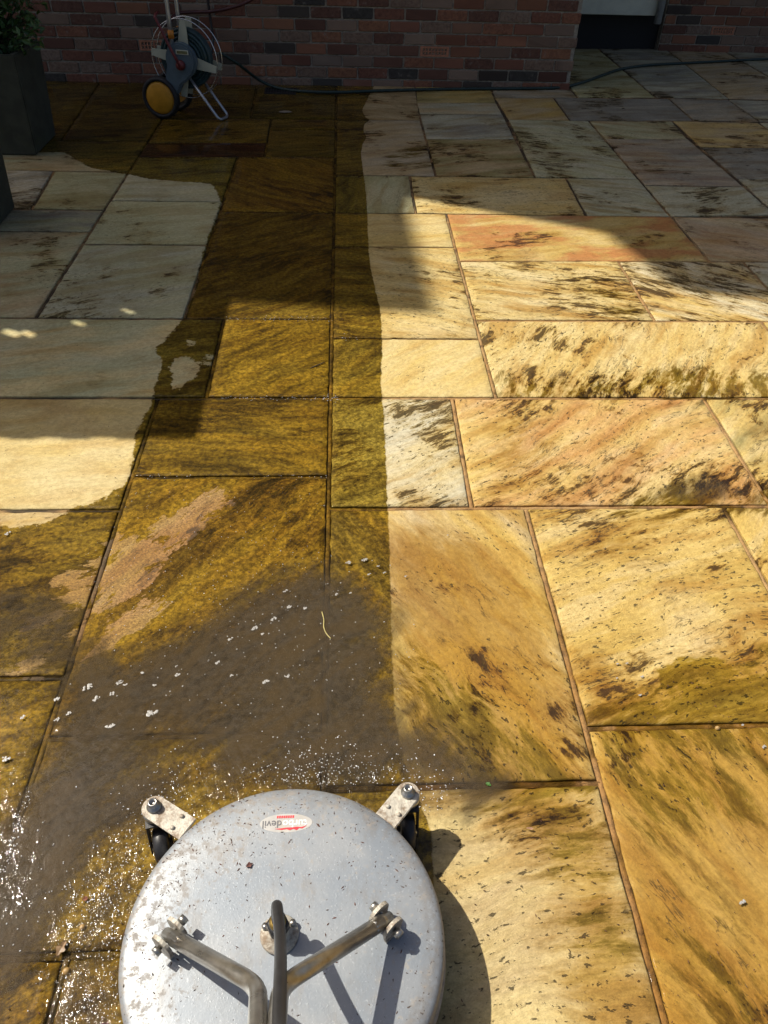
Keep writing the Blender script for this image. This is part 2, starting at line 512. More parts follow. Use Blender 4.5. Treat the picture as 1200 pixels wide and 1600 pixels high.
    c = t.mix(t.math('MULTIPLY', t.step(sp, .66, .70), .6), c, (.085, .065, .035))
    n5 = t.noise(t.vmath('MULTIPLY', pr, (1.0, 1.4, 1.0)), 60, 6, 0.75)
    c = t.mix(1.0, c, t.mix(t.step(n5, .36, .64), (1.08, 1.08, 1.08), (.84, .82, .77)), 'MULTIPLY')
    c = t.mix(1.0, c, t.mix(n3, (.66, .66, .66), (1.28, 1.28, 1.28)), 'MULTIPLY')
    h = t.math('ADD', t.math('MULTIPLY', n2, 1.3), t.math('SUBTRACT', t.math('ADD', t.math('MULTIPLY', n3, .22), t.math('MULTIPLY', n4, .35)), t.math('MULTIPLY', pits, .45)))
    wet_finish(t, c, pos, n1, n2, 0.82, h, 0.85)
    return t.m


def mortar_material():
    t = NT('joint_mortar')
    pos = t.pos()
    n1 = t.noise(pos, 9, 4); n3 = t.noise(pos, 240, 3, .7)
    c = t.mix(t.step(n1, .35, .65), (.34, .185, .065), (.40, .25, .105))
    c = t.mix(t.step(t.noise(pos, 24, 9, .78), .44, .70), c, (.085, .052, .026))
    c = t.mix(1.0, c, t.mix(n3, (.6, .6, .6), (1.3, 1.3, 1.3)), 'MULTIPLY')
    sy_ = t.n('SeparateXYZ'); t.put(sy_.inputs[0], pos)
    old = t.math('MAXIMUM', t.step(sy_.outputs[1], 2.9, 3.9), t.step(sy_.outputs[0], .05, -.25))      # unwashed joints by the wall and at left, darkened to deepen the shade
    c = t.mix(t.math('MULTIPLY', old, t.step(t.noise(pos, 7, 5, .6), .68, .40)), c, t.mix(n3, (.035, .026, .015), (.085, .062, .036)))
    wet_finish(t, c, pos, n1, n1, .85, n3, .6)
    return t.m


def bed_material():
    t = NT('joint_bed')
    pos = t.pos(); n = t.noise(pos, 60, 5, .7)
    t.set(color=t.mix(n, (.03, .02, .012), (.10, .065, .035)), rough=.8, normal=t.bump(n, .5, .004))
    return t.m


SLAB = slab_material(); MORTAR = mortar_material(); BED = bed_material()

# ------------------------------------------------------------------ ground and patio
gm = MB(); gm.add([(-60, -60, -.09), (60, -60, -.09), (60, 60, -.09), (-60, 60, -.09)], [(0, 1, 2, 3)])
soil = NT('soil_and_lawn'); sp_ = soil.pos(); sn_ = soil.noise(sp_, 6, 6, .7)
soil.set(color=soil.mix(sn_, (.035, .05, .015), (.075, .085, .03)), rough=.9, normal=soil.bump(soil.noise(sp_, 90, 4), .8, .02))
tag(gm.obj('ground', soil.m), 'green lawn and soil around the stone patio', 'ground', kind='structure')

pm = MB(); pm.box(-3.3, 4.5, -1.6, 8.3, -.08, -.012)
patio = tag(pm.obj('patio', BED), 'wet riven sandstone patio laid in mixed slab sizes', 'patio', kind='structure')

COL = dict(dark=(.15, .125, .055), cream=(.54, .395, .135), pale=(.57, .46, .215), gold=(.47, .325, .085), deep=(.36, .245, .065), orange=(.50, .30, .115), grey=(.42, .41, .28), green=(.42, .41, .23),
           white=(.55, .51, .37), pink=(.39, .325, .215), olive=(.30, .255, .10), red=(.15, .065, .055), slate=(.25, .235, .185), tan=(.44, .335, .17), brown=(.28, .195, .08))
slabs = []          # (quad, c1, c2, ang, dark, pit, rust)


def S(tl, tr, br, bl, c1, c2, ang=20, dark=.3, pit=.3, rust=0.0):
    q = [gp(*p) if not isinstance(p, Vector) else p for p in (tl, tr, br, bl)]
    slabs.append((q, c1, c2, ang, dark, pit, rust))


def run_right(tl, bl, x_end, styles, first=None):
    """carry a course on to the right until x_end"""
    a, b = gp(*tl), gp(*bl)
    i = 0
    while a.x < x_end - .15:
        w = first if (first and i == 0) else random.choice((.45, .6, .6, .9))
        nx = min(a.x + w, x_end)
        if x_end - nx < .25: nx = x_end
        c, d = Vector((nx, a.y, 0)), Vector((nx + (b.x - a.x if False else 0), b.y, 0))
        st = styles[i % len(styles)]
        S(a, c, d, b, *st)
        a, b = c, d; i += 1


def run_left(tr, br, x_end, styles, first=None):
    a, b = gp(*tr), gp(*br)
    i = 0
    while a.x > x_end + .15:
        w = first if (first and i == 0) else random.choice((.45, .6, .6, .9))
        nx = max(a.x - w, x_end)
        if nx - x_end < .25: nx = x_end
        c, d = Vector((nx, a.y, 0)), Vector((nx, b.y, 0))
        st = styles[i % len(styles)]
        S(c, a, b, d, *st)
        a, b = c, d; i += 1


XL, XR = -3.25, 4.45
# --- clean side, near
S((513, 793), (820, 793), (929, 1226), (508, 1228), 'gold', 'tan', -58, .26, .5)
S((820, 793), (1131, 791), (1320, 1132), (917, 1134), 'cream', 'gold', 22, .42, 1.5)
run_right((1131, 791), (1320, 1132), XR, [('cream', 'gold', 50, .5, .5), ('tan', 'gold', 20, .3, .3)])
S((508, 1228), (929, 1226), (1054, 1640), (502, 1640), 'pale', 'tan', 10, .0, .9)
run_right((917, 1134), (1054, 1640), XR, [('gold', 'cream', -62, .22, .8), ('tan', 'gold', 20, .3, .3)], first=.92)
# --- left, near
S((213, 745), (513, 745), (508, 1150), (84, 1150), 'gold', 'orange', 48, .35, .1)
S((84, 1150), (508, 1150), (503, 1490), (-60, 1490), 'tan', 'gold', 30, .2, .4)
S((106, 1490), (503, 1490), (500, 1640), (65, 1640), 'tan', 'deep', 30, .2, .4)
run_left((106, 1490), (65, 1640), XL, [('gold', 'tan', 30, .25, .4), ('gold', 'tan', 30, .25, .3)], first=.6)
run_left((100, 1058), (-60, 1490), XL, [('gold', 'cream', 30, .1, .3), ('gold', 'tan', 30, .25, .3)], first=.7)
run_left((190, 797), (100, 1058), XL, [('tan', 'gold', 15, .25, .2), ('gold', 'tan', 30, .25, .3)], first=.8)
run_left((247, 622), (190, 797), XL, [('pale', 'cream', 10, -.25, .0), ('pale', 'grey', 10, .1, .1)], first=.8)
S((247, 621), (515, 621), (513, 745), (213, 745), 'gold', 'deep', -10, .3, .3)
S((350, 498), (516, 500), (515, 621), (322, 621), 'gold', 'gold', 38, .2, .2)
run_left((350, 498), (322, 621), XL, [('green', 'pale', 18, .05, .2), ('grey', 'pale', 10, .1, .1)], first=.9)
S((342, 329), (520, 332), (516, 500), (293, 497), 'brown', 'gold', 35, .55, .3)
S((370, 245), (523, 245), (520, 332), (342, 329), 'gold', 'orange', -38, .3, .1, .3)
S((133, 381), (322, 381), (293, 497), (57, 497), 'green', 'grey', 25, .05, .3)
S((175, 313), (346, 316), (322, 381), (133, 381), 'green', 'green', 12, -.05, .5)
S((218, 245), (370, 245), (346, 316), (175, 313), 'green', 'grey', 10, .0, .3)
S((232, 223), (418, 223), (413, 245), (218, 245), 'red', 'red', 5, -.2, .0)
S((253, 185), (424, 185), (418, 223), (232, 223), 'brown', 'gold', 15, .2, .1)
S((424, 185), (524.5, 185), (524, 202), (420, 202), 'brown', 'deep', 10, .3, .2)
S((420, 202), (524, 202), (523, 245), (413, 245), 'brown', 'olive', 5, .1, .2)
S((285, 130), (401, 132), (395, 185), (253, 185), 'dark', 'brown', 10, .2, .2)  # grimy slabs by the wall, base colours also deepened for shade
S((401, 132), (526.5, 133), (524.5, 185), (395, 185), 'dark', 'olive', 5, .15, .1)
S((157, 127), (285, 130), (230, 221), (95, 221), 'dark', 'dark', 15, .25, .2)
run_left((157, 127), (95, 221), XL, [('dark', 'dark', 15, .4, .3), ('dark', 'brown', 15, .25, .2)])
run_left((230, 221), (200, 270), XL, [('tan', 'green', 10, .1, .1), ('green', 'grey', 15, .2, .2)], first=1.1)
S((85, 266), (200, 270), (162, 328), (48, 328), 'green', 'olive', 15, .15, .4)
run_left((85, 266), (48, 328), XL, [('white', 'slate', 25, .6, .4), ('green', 'grey', 15, .2, .2)], first=.26)
run_left((162, 328), (140, 362), XL, [('slate', 'green', 8, .1, .1), ('green', 'grey', 15, .2, .2)], first=.6)
run_left((140, 362), (57, 497), XL, [('green', 'tan', 20, .25, .3), ('green', 'grey', 15, .2, .2)], first=.7)
# --- clean side, middle
S((515, 621), (707, 623), (737, 792), (513, 793), 'white', 'pale', 30, .55, 1.0)
S((707, 623), (1100, 622), (1206, 791), (737, 792), 'orange', 'cream', 38, .5, 1.0)
run_right((1100, 622), (1206, 791), XR, [('cream', 'olive', 40, .45, .5), ('tan', 'gold', 20, .3, .3)])
S((517, 529), (750, 529), (772, 621), (515, 621), 'cream', 'pale', 50, -.1, .0)
S((744, 501), (1196, 501), (1301, 622), (772, 621), 'cream', 'pale', 62, .62, .9)
run_right((1196, 501), (1301, 622), XR, [('cream', 'olive', 40, .45, .5), ('tan', 'gold', 20, .3, .3)])
S((520, 386), (712, 386.5), (750, 529), (517, 529), 'pale', 'cream', -15, .4, .9)
S((520.5, 333), (699, 335.5), (712, 386.5), (520, 386), 'cream', 'pale', 8, .1, .3)
S((699, 335.5), (1055, 336.5), (1109, 408), (717, 408), 'cream', 'gold', 12, .15, .35, .95)
run_right((1055, 336.5), (1109, 408), XR, [('pink', 'tan', -25, .4, .4, .25), ('tan', 'gold', 20, .3, .3)])
S((717, 408), (966, 408), (1024, 501), (744, 501), 'pale', 'cream', -12, .75, 1.2)
S((966, 408), (1161, 408.5), (1248, 501), (1024, 501), 'white', 'cream', -32, .98, .3)
run_right((1161, 408.5), (1248, 501), XR, [('grey', 'white', -20, .3, .3), ('tan', 'gold', 20, .3, .3)])
S((523, 275), (640, 275.5), (650, 334), (520.5, 333), 'olive', 'green', 80, .3, .2)
S((640, 275.5), (884, 277), (916, 336), (650, 334), 'pale', 'cream', 5, .5, 1.7)
S((884, 277), (991, 277), (1041, 336), (916, 336), 'grey', 'green', -20, .55, .2)
S((1007, 290), (1162, 291), (1213, 336), (1041, 336), 'grey', 'grey', 20, .3, .5)
run_right((1152, 279), (1213, 336), XR, [('grey', 'slate', 10, .4, .3), ('grey', 'green', 20, .3, .3)])
run_right((1094, 229.5), (1152, 279), XR, [('slate', 'slate', 10, .45, .2), ('grey', 'green', 20, .3, .3)])
S((949, 217), (1075, 217), (1162, 291), (1007, 290), 'pink', 'slate', 0, .3, .3, .15)
S((924, 189), (1051, 189), (1075, 217), (949, 217), 'tan', 'green', -20, .3, .4)
run_right((1051, 189), (1094, 229.5), XR, [('tan', 'cream', 4, .2, .1), ('grey', 'green', 20, .3, .3)])
S((794, 187.5), (924, 188.5), (991, 277), (836, 276), 'grey', 'green', -18, .42, .6)
S((526.5, 133), (649, 135), (659, 187), (524.5, 186), 'tan', 'brown', -10, .35, .2)
S((524.5, 186), (659, 187), (681, 275), (523, 275), 'pink', 'tan', 15, .15, .2)
S((649, 135), (766, 136), (776, 160.5), (653, 160), 'gold', 'olive', 10, .1, .2)
S((653, 160), (776, 160.5), (786, 178.5), (657, 178), 'grey', 'tan', 5, .1, .2)
S((657, 178), (786, 178.5), (805, 217), (667, 217), 'grey', 'slate', 20, .2, .2)
S((667, 217), (805, 217), (836, 276), (681, 275), 'tan', 'olive', 18, .35, .3)
S((766, 136), (889, 136), (903, 152.5), (773, 153), 'brown', 'slate', 5, .35, .2)
S((773, 153), (865, 153), (890, 187.5), (794, 187), 'gold', 'tan', 25, .1, .2)
S((865, 153), (1045, 154), (1084, 188), (890, 187.5), 'slate', 'slate', 5, .1, .1)
run_right((1045, 154), (1084, 188), XR, [('pink', 'slate', 18, .3, .2), ('slate', 'grey', 5, .2, .2)])
S((838, 76), (935, 76), (1025, 152.5), (903, 152.5), 'green', 'olive', 5, .25, .2)
S((935, 76), (1040, 76), (1139, 154), (1025, 152.5), 'slate', 'grey', 10, .25, .2)
S((1040, 76), (1125, 76), (1264, 156), (1139, 154), 'tan', 'pink', 15, .3, .3)
run_right((1125, 76), (1264, 156), XR, [('grey', 'slate', 18, .3, .2), ('slate', 'grey', 5, .2, .2)])
# --- behind and below the frame
yn = gp(502, 1642).y
for r, (y1, y0) in enumerate(((yn, -.35), (-.35, -.95), (-.95, -1.58))):
    x = XL
    while x < XR - .1:
        nx = min(x + random.choice((.6, .6, .9, .45)), XR)
        if XR - nx < .3: nx = XR
        S(Vector((x, y1, 0)), Vector((nx, y1, 0)), Vector((nx, y0, 0)), Vector((x, y0, 0)), random.choice(('gold', 'tan', 'cream')), 'gold', random.uniform(-50, 50), .2, .3)
        x = nx


# the slabs follow a 0.56 m module: true up corners that were read a few millimetres apart
for q, *_ in slabs:
    for p in q:
        for xl, tol in ((-1.178, .03), (-.62, .03), (None, .02), (.498, .02), (1.638, .03)):
            xv = -.0505 - .0022 * p.y if xl is None else xl
            if p.y > .3 and abs(p.x - xv) < tol:
                p.x = xv
ys = sorted({round(p.y, 4) for q, *_ in slabs for p in q})
groups_ = [[ys[0]]]
for y in ys[1:]:
    (groups_[-1].append(y) if y - groups_[-1][-1] < .014 and y - groups_[-1][0] < .05 else groups_.append([y]))
snap = {y: sum(g) / len(g) for g in groups_ for y in g}
for q, *_ in slabs:
    for p in q:
        p.y = snap.get(round(p.y, 4), p.y)


def shrink(q, g):
    """inset the quad by g metres, moving each edge inward"""
    n = 4; out = []
    c = sum(q, Vector()) / 4
    for i in range(n):
        p, a, b = q[i], q[i - 1], q[(i + 1) % n]
        d1, d2 = (p - a).normalized(), (b - p).normalized()
        n1 = Vector((-d1.y, d1.x, 0)); n2 = Vector((-d2.y, d2.x, 0))
        if n1.dot(c - p) < 0: n1 = -n1
        if n2.dot(c - p) < 0: n2 = -n2
        k = (n1 + n2); k /= max(.3, 1 + n1.dot(n2))
        out.append(p + k * g)
    return out


def fbm(x, y, s, seed):
    return mnoise.noise(Vector((x * s + seed * 3.7, y * s - seed * 1.3, seed)))


def make_slab(i, spec):
    q, c1, c2, ang, dark, pit, rust = spec
    cen = sum(q, Vector()) / 4
    g = 0.0066 + .0015 * random.random()
    near = cen.y < 3.0
    inview = cen.y > .2 and abs(cen.x) < 1.0 + .55 * cen.y
    q = shrink(q, g)
    w = max((q[1] - q[0]).length, (q[2] - q[3]).length); hgt = max((q[3] - q[0]).length, (q[2] - q[1]).length)
    cell = (.018 if cen.y < 2.4 else .026 if cen.y < 4 else .04) if inview else .12
    nu, nv = max(3, int(w / cell)), max(3, int(hgt / cell))
    us = np.r_[0, np.linspace(.004 / w, 1 - .004 / w, nu + 1), 1]; vs_ = np.r_[0, np.linspace(.004 / hgt, 1 - .004 / hgt, nv + 1), 1]
    dz = random.uniform(-.0012, .0012); tx, ty = random.uniform(-.002, .002), random.uniform(-.002, .002)
    V = []
    nU, nV = len(us), len(vs_)
    for jj, b in enumerate(vs_):
        for ii, a in enumerate(us):
            p = q[0] * (1 - a) * (1 - b) + q[1] * a * (1 - b) + q[2] * a * b + q[3] * (1 - a) * b
            rim = ii in (0, nU - 1) or jj in (0, nV - 1)
            ex = ey = 0
            if ii <= 1 or ii >= nU - 2:
                ex = fbm(p.x, p.y, 22, i) * .0024 + fbm(p.x, p.y, 80, i) * .0026
            if jj <= 1 or jj >= nV - 2:
                ey = fbm(p.x, p.y, 22, i + 50) * .0024 + fbm(p.x, p.y, 80, i + 9) * .0026
            z = dz + tx * (a - .5) + ty * (b - .5) + fbm(p.x, p.y, 5, i) * .0012 + fbm(p.x, p.y, 17, i) * .0006
            if rim: z -= .0022
            V.append((p.x - cen.x + ex, p.y - cen.y + ey, z))
    Fs = [(j * nU + k, (j + 1) * nU + k, (j + 1) * nU + k + 1, j * nU + k + 1) for j in range(nV - 1) for k in range(nU - 1)]
    ring = [k for k in range(nU)] + [j * nU + nU - 1 for j in range(1, nV)] + [(nV - 1) * nU + k for k in range(nU - 2, -1, -1)] + [j * nU for j in range(nV - 2, 0, -1)]
    o = len(V)
    V += [(V[k][0], V[k][1], -.03) for k in ring]
    m = len(ring)
    Fs += [(ring[k], ring[(k + 1) % m], o + (k + 1) % m, o + k) for k in range(m)]
    me = bpy.data.meshes.new('slab')
    me.from_pydata(V, [], Fs)
    sm = np.zeros(len(Fs), bool); sm[:(nV - 1) * (nU - 1)] = True
    me.polygons.foreach_set('use_smooth', sm)
    A = np.array(V)[:, :2] + np.array([cen.x, cen.y])
    put_fields(me, A)
    me.update()
    ob = link('slab', me, SLAB, patio, (cen.x, cen.y, 0))
    jit = 1 + random.uniform(-.06, .06)
    ob['c1'] = [x * jit for x in COL[c1]]; ob['c2'] = [x * jit for x in COL[c2]]
    ob['ang'] = -math.radians(ang); ob['dark'] = float(dark); ob['pit'] = float(pit); ob['rust'] = float(rust); ob['red'] = 1.0 if c1 == 'red' else 0.0; ob['sd'] = float(i * 1.37 + .5); ob['str'] = float(max(0.0, min(1.0, .18 + .95 * dark + random.uniform(-.1, .1))))


for i, s_ in enumerate(slabs):
    make_slab(i, s_)

# mortar pointing: a rounded ridge down the middle of every joint, one strip per slab edge
mo = MB(); strip_id = 0
for q, *_ in slabs:
    for e in range(4):
        a, b = q[e].copy(), q[(e + 1) % 4].copy()
        L = (b - a).length
        if L < .05: continue
        d = (b - a) / L; nn = Vector((-d.y, d.x, 0))
        strip_id += 1
        zj = .00025 * (strip_id % 5)
        n = max(2, int(L / (.012 if a.y < 2.4 else .04 if a.y < 3.5 else .12)))
        vs = []
        for k in range(n + 1):
            p = a + d * (L * k / n)
            wv = fbm(p.x, p.y, 12, 5) * .0015 * (1 if d.x + d.y > 0 else -1); hv = fbm(p.x, p.y, 35, 3) * .0012 + fbm(p.x, p.y, 140, 8) * .0008
            for off, z in ((-.0062, -.0085), (-.0050, -.0052 + hv), (.0, -.0050 + hv), (.0050, -.0052 + hv), (.0062, -.0085)):
                pp = p + nn * (off + wv)
                vs.append((pp.x, pp.y, z + zj))
        fs = [(k * 5 + r, k * 5 + r + 1, (k + 1) * 5 + r + 1, (k + 1) * 5 + r) for k in range(n) for r in range(4)]
        mo.add(vs, fs, True)
me = mo.mesh('joint_mortar'); put_fields(me, np.array(mo.v)[:, :2])
tag(link('joint_mortar', me, MORTAR, patio), kind='stuff')

# ------------------------------------------------------------------ muddy water
def mud_material():
    t = NT('muddy_water')
    pos = t.pos()
    vr = t.n('VectorRotate', rotation_type='Z_AXIS'); t.put(vr.inputs['Vector'], pos); vr.inputs['Angle'].default_value = math.radians(-46)
    n = t.noise(t.vmath('MULTIPLY', vr.outputs[0], (1.0, 2.6, 1.0)), 6.5, 10, .66, .4); n2 = t.noise(pos, 60, 6, .7); n4 = t.noise(pos, 320, 2, .6)
    m = t.math('ADD', t.attr('mud'), t.math('ADD', t.math('MULTIPLY', t.math('SUBTRACT', n, .5), 1.9), t.math('MULTIPLY', t.math('SUBTRACT', n2, .5), .30)))
    fac = t.math('MULTIPLY', t.step(m, .08, 1.16), t.step(t.attr('mud'), .0, .45))
    fac = t.math('MULTIPLY', fac, .86)
    c = t.mix(t.step(n2, .35, .65), (.046, .037, .026), (.068, .056, .041))
    c = t.mix(t.math('MULTIPLY', t.step(n, .40, .62), .6), c, (.075, .050, .022))
    c = t.mix(t.math('MULTIPLY', t.step(n4, .66, .74), .4), c, (.17, .145, .11))
    spk = t.attr('spark')
    rip = t.noise(t.vmath('MULTIPLY', pos, (1.0, .6, 1.0)), 52, 3, .55, .8)
    cn = t.bump(rip, t.math('ADD', t.math('MULTIPLY', spk, .85), .14), .0065)
    t.set(color=c, rough=.6, spec=.0, coat=1.0, coat_rough=.05, coat_ior=1.33, coat_normal=cn)
    tr = t.n('BsdfTransparent')
    mx = t.n('MixShader')
    t.put(mx.inputs[0], fac); t.put(mx.inputs[1], tr.outputs[0]); t.put(mx.inputs[2], t.b.outputs[0])
    t.put(t.out.inputs[0], mx.outputs[0])
    return t.m


def water_sheet(name, label, x0, x1, y0, y1, cell):
    nx, ny = int((x1 - x0) / cell), int((y1 - y0) / cell)
    X, Y = np.meshgrid(np.linspace(x0, x1, nx + 1), np.linspace(y0, y1, ny + 1))
    P = np.c_[X.ravel(), Y.ravel()]
    mud = soft_field(P, MUD)
    keep = mud > .01
    idx = np.arange(len(P)).reshape(ny + 1, nx + 1)
    quads = np.stack([idx[:-1, :-1], idx[:-1, 1:], idx[1:, 1:], idx[1:, :-1]], -1).reshape(-1, 4)
    quads = quads[keep[quads].any(1)]
    used = np.unique(quads); remap = -np.ones(len(P), int); remap[used] = np.arange(len(used))
    P = P[used]; mud = mud[used]; quads = remap[quads]
    V = np.c_[P, np.full(len(P), .0042)]
    me = bpy.data.meshes.new(name)
    me.from_pydata(V.tolist(), [], quads.tolist())
    me.polygons.foreach_set('use_smooth', np.ones(len(quads), bool))
    for k, v in (('mud', mud), ('spark', soft_field(P, SPARK))):
        me.attributes.new(k, 'FLOAT', 'POINT').data.foreach_set('value', v.astype(np.float32))
    me.update()
    return tag(link(name, me, mud_material()), label, 'water', kind='structure')


water_sheet('water', 'shallow grey brown muddy water spread over the slabs', -1.6, 1.3, .2, 3.4, .016)

# ------------------------------------------------------------------ the house
def brick_material():
    t = NT('old_red_brick')
    oi = t.n('ObjectInfo').outputs['Random']
    p = t.obj()
    cr = t.n('ValToRGB'); t.put(cr.inputs[0], oi)
    e = cr.color_ramp.elements
    cols = [(.0, (.22, .092, .055)), (.16, (.28, .12, .066)), (.32, (.16, .075, .048)), (.46, (.24, .16, .11)), (.60, (.085, .068, .052)), (.70, (.25, .175, .125)), (.84, (.062, .056, .046)), (.92, (.30, .135, .07))]
    e[0].position = 0; e[0].color = (*cols[0][1], 1)
    e[1].position = cols[1][0]; e[1].color = (*cols[1][1], 1)
    for ps, c in cols[2:]:
        x = e.new(ps); x.color = (*c, 1)
    cr.color_ramp.interpolation = 'CONSTANT'
    pw = t.vmath('ADD', p, t.n('NewGeometry').outputs['Position'])
    n = t.noise(pw, 30, 6, .7); n2 = t.noise(pw, 160, 4, .7)
    c = t.mix(t.step(n, .35, .7), cr.outputs[0], t.mix(1, cr.outputs[0], (.55, .5, .5), 'MULTIPLY'))
    c = t.mix(t.math('MULTIPLY', t.step(t.noise(pw, 14, 5, .65), .58, .72), .5), c, (.33, .29, .24))
    c = t.mix(1, c, t.mix(n2, (.6, .6, .6), (1.3, 1.3, 1.3)), 'MULTIPLY')
    t.set(color=c, rough=.88, normal=t.bump(t.math('ADD', n, t.math('MULTIPLY', n2, .5)), .9, .004))
    return t.m


def far_brick_material():
    t = NT('upper_brickwork')
    p = t.pos()
    cx_ = t.n('SeparateXYZ'); t.put(cx_.inputs[0], p)
    cc = t.n('CombineXYZ'); t.put(cc.inputs[0], t.math('ADD', cx_.outputs[0], cx_.outputs[1])); t.put(cc.inputs[1], cx_.outputs[2])
    b = t.n('TexBrick'); t.put(b.inputs['Vector'], cc.outputs[0])
    for k, v in (('Scale', 1.0), ('Brick Width', .225), ('Row Height', .075), ('Mortar Size', .006)):
        b.inputs[k].default_value = v
    b.inputs['Color1'].default_value = (.23, .085, .055, 1); b.inputs['Color2'].default_value = (.13, .07, .055, 1); b.inputs['Mortar'].default_value = (.27, .25, .21, 1)
    n = t.noise(p, 8, 6, .7)
    t.set(color=t.mix(1, b.outputs[0], t.mix(n, (.6, .6, .6), (1.3, 1.3, 1.3)), 'MULTIPLY'), rough=.9, normal=t.bump(b.outputs['Fac'], -.6, .006))
    return t.m


BRICK = brick_material(); FARBRICK = far_brick_material()
LIME = plain('lime_mortar', (.36, .32, .25), .95, 0, .3, 50, .6, .3, (.07, .06, .045))
TERRA = plain('terracotta_air_brick', (.42, .18, .10), .85, 0, .3, 60, .3)
BLACK = plain('black_recess_fill', (.012, .012, .013), .7, 0, .3, 30)  # dark fill: plinth, drain pit, and shade put into air brick holes
CREAM = plain('cream_painted_timber', (.62, .64, .52), .5, 0, .08, 12, .1, .15, (.35, .33, .24))
TILE = plain('roof_tile', (.16, .075, .05), .85, 0, .3, 6)
PIPE = plain('grey_painted_pipe', (.36, .39, .40), .45, 0, .15, 20)

house = tag(empty('house', (0, 6.43, 0)), 'old red brick house wall behind the patio with recessed doorway', 'house')
HY = 6.43


def hobj(mb, name, mat, parent=house, bevel=0.0):
    """build in world coordinates, then hang under the house"""
    o = mb.obj(name, mat, None, bevel)
    o.data.transform(Matrix.Translation((0, -HY, 0)))
    o.parent = parent
    return o


def brick_mesh(w, seed):
    r = random.Random(seed)
    bm = bmesh.new()
    bmesh.ops.create_cube(bm, size=1)
    for v in bm.verts:
        v.co = Vector((v.co.x * w, v.co.y * .10, v.co.z * .0645)) + Vector((r.uniform(-.0015, .0015), r.uniform(-.0015, .0015), r.uniform(-.0015, .0015)))
    bmesh.ops.bevel(bm, geom=bm.edges[:], offset=.0035, segments=1, affect='EDGES')
    me = bpy.data.meshes.new('brick'); bm.to_mesh(me); bm.free()
    me.materials.append(BRICK)
    return me


FULL = [brick_mesh(.213, k) for k in range(7)]
HALF = [brick_mesh(.1015, k + 20) for k in range(4)]


def air_brick_mesh():
    m = MB(); w, h, dpt = .211, .0635, .06
    nx, nz = 8, 2
    xs = [-w / 2 + .014]; pitch = (w - .028) / nx
    hw, hh = pitch * .64, .0185
    # front grid made of bars, back plate set deep
    m.box(-w / 2 + .001, w / 2 - .001, dpt * .5, dpt, -h / 2 + .001, h / 2 - .001)
    zc = [(-h / 2, -h / 2 + .011), (-h / 2 + .011 + hh, h / 2 - .011 - hh), (h / 2 - .011, h / 2)]
    for z0, z1 in zc:
        m.box(-w / 2, w / 2, 0, dpt * .5 - .001, z0, z1)
    gaps = [(-h / 2 + .011, -h / 2 + .011 + hh), (h / 2 - .011 - hh, h / 2 - .011)]
    for z0, z1 in gaps:
        e = -w / 2
        for k in range(nx):
            c = -w / 2 + .014 + pitch * (k + .5)
            m.box(e, c - hw / 2, .0005, dpt * .5 - .001, z0 + .0002, z1 - .0002)
            e = c + hw / 2
        m.box(e, w / 2, .0005, dpt * .5 - .001, z0 + .0002, z1 - .0002)
    me = m.mesh('air_brick'); me.materials.append(TERRA); me.materials.append(BLACK)
    for k in range(6):  # back plate blackened so the openings read as shaded
        me.polygons[k].material_index = 1
    return me


AIR = air_brick_mesh()
yF = 6.43          # front wall face
xC = 1.70          # outer corner of the front wall
yB = 7.96          # recessed wall face


def lay(parent, x0, x1, yface, z0, zt, phase, airs, seed):
    """stretcher bond; airs: list of (x, z) near which an air brick replaces a brick"""
    r = random.Random(seed)
    row = 0; z = z0
    while z < zt:
        zc = z + .0375
        off = phase + (.1125 if row % 2 else 0)
        k = math.floor((x0 - off) / .225)
        while True:
            a = off + k * .225; b = a + .225; k += 1
            if a >= x1 - .03: break
            if b <= x0 + .03: continue
            a2, b2 = max(a, x0), min(b, x1)
            w = b2 - a2
            ca = (a2 + b2) / 2
            hit = any(abs(ca - ax) < .1126 and abs(zc - az) < .0376 for ax, az in airs) and w > .2
            if hit:
                o = link('air_brick', AIR, None, parent, (ca, yface - HY - .002, zc))
                airs = [(ax, az) for ax, az in airs if not (abs(ca - ax) < .1126 and abs(zc - az) < .0376)]
                continue
            if w > .2: me, sx = r.choice(FULL), 1.0
            elif w > .06: me, sx = r.choice(HALF), (w - .011) / .1015
            else: continue
            o = link('brick', me, None, parent, (ca, yface - HY + .05 + r.uniform(-.002, .002), zc))
            o.scale = (sx, 1, 1)
            if r.random() < .5: o.rotation_euler = (0, math.pi, 0)
        z += .075; row += 1


m = MB(); m.box(-3.3, xC - .01, yF + .012, yF + .22, -.06, .72)
front = hobj(m, 'front_wall', LIME)
# perpends measured from the photograph: the air brick course
ax = at_y(679, 82, yF)
zc0 = .045
row_air = int((ax.z - zc0) / .075)
phase = (ax.x - .1125) - (.1125 if (row_air + 1) % 2 else 0)
ax2 = at_y(225, 72, yF)
lay(front, -2.55, xC, yF, zc0 - .075, .66, phase, [(ax.x, ax.z), (ax2.x, ax2.z)], 3)
m = MB(); m.box(-3.3, -2.56, yF, yF + .011, -.06, .72); hobj(m, 'wall_end', FARBRICK)
# return of the outer corner
m = MB(); m.box(xC - .10, xC - .004, yF + .10, yB + .3, -.06, .72); hobj(m, 'return_wall', FARBRICK)
# recessed wall right of the doorway
xD0, xD1 = xC - .05, at_y(1032, 60, yB).x
m = MB(); m.box(xD1, 4.6, yB + .012, yB + .22, -.06, .72)
recess = hobj(m, 'recess_wall', LIME)
ar = at_y(1131, 43, yB)
row_a = int((ar.z - .03) / .075)
lay(recess, xD1 + .002, 4.35, yB, -.02, .50, (ar.x - .1125) - (.1125 if row_a % 2 else 0), [(ar.x, -.02 + .075 * row_a + .0375 + .001)], 5)
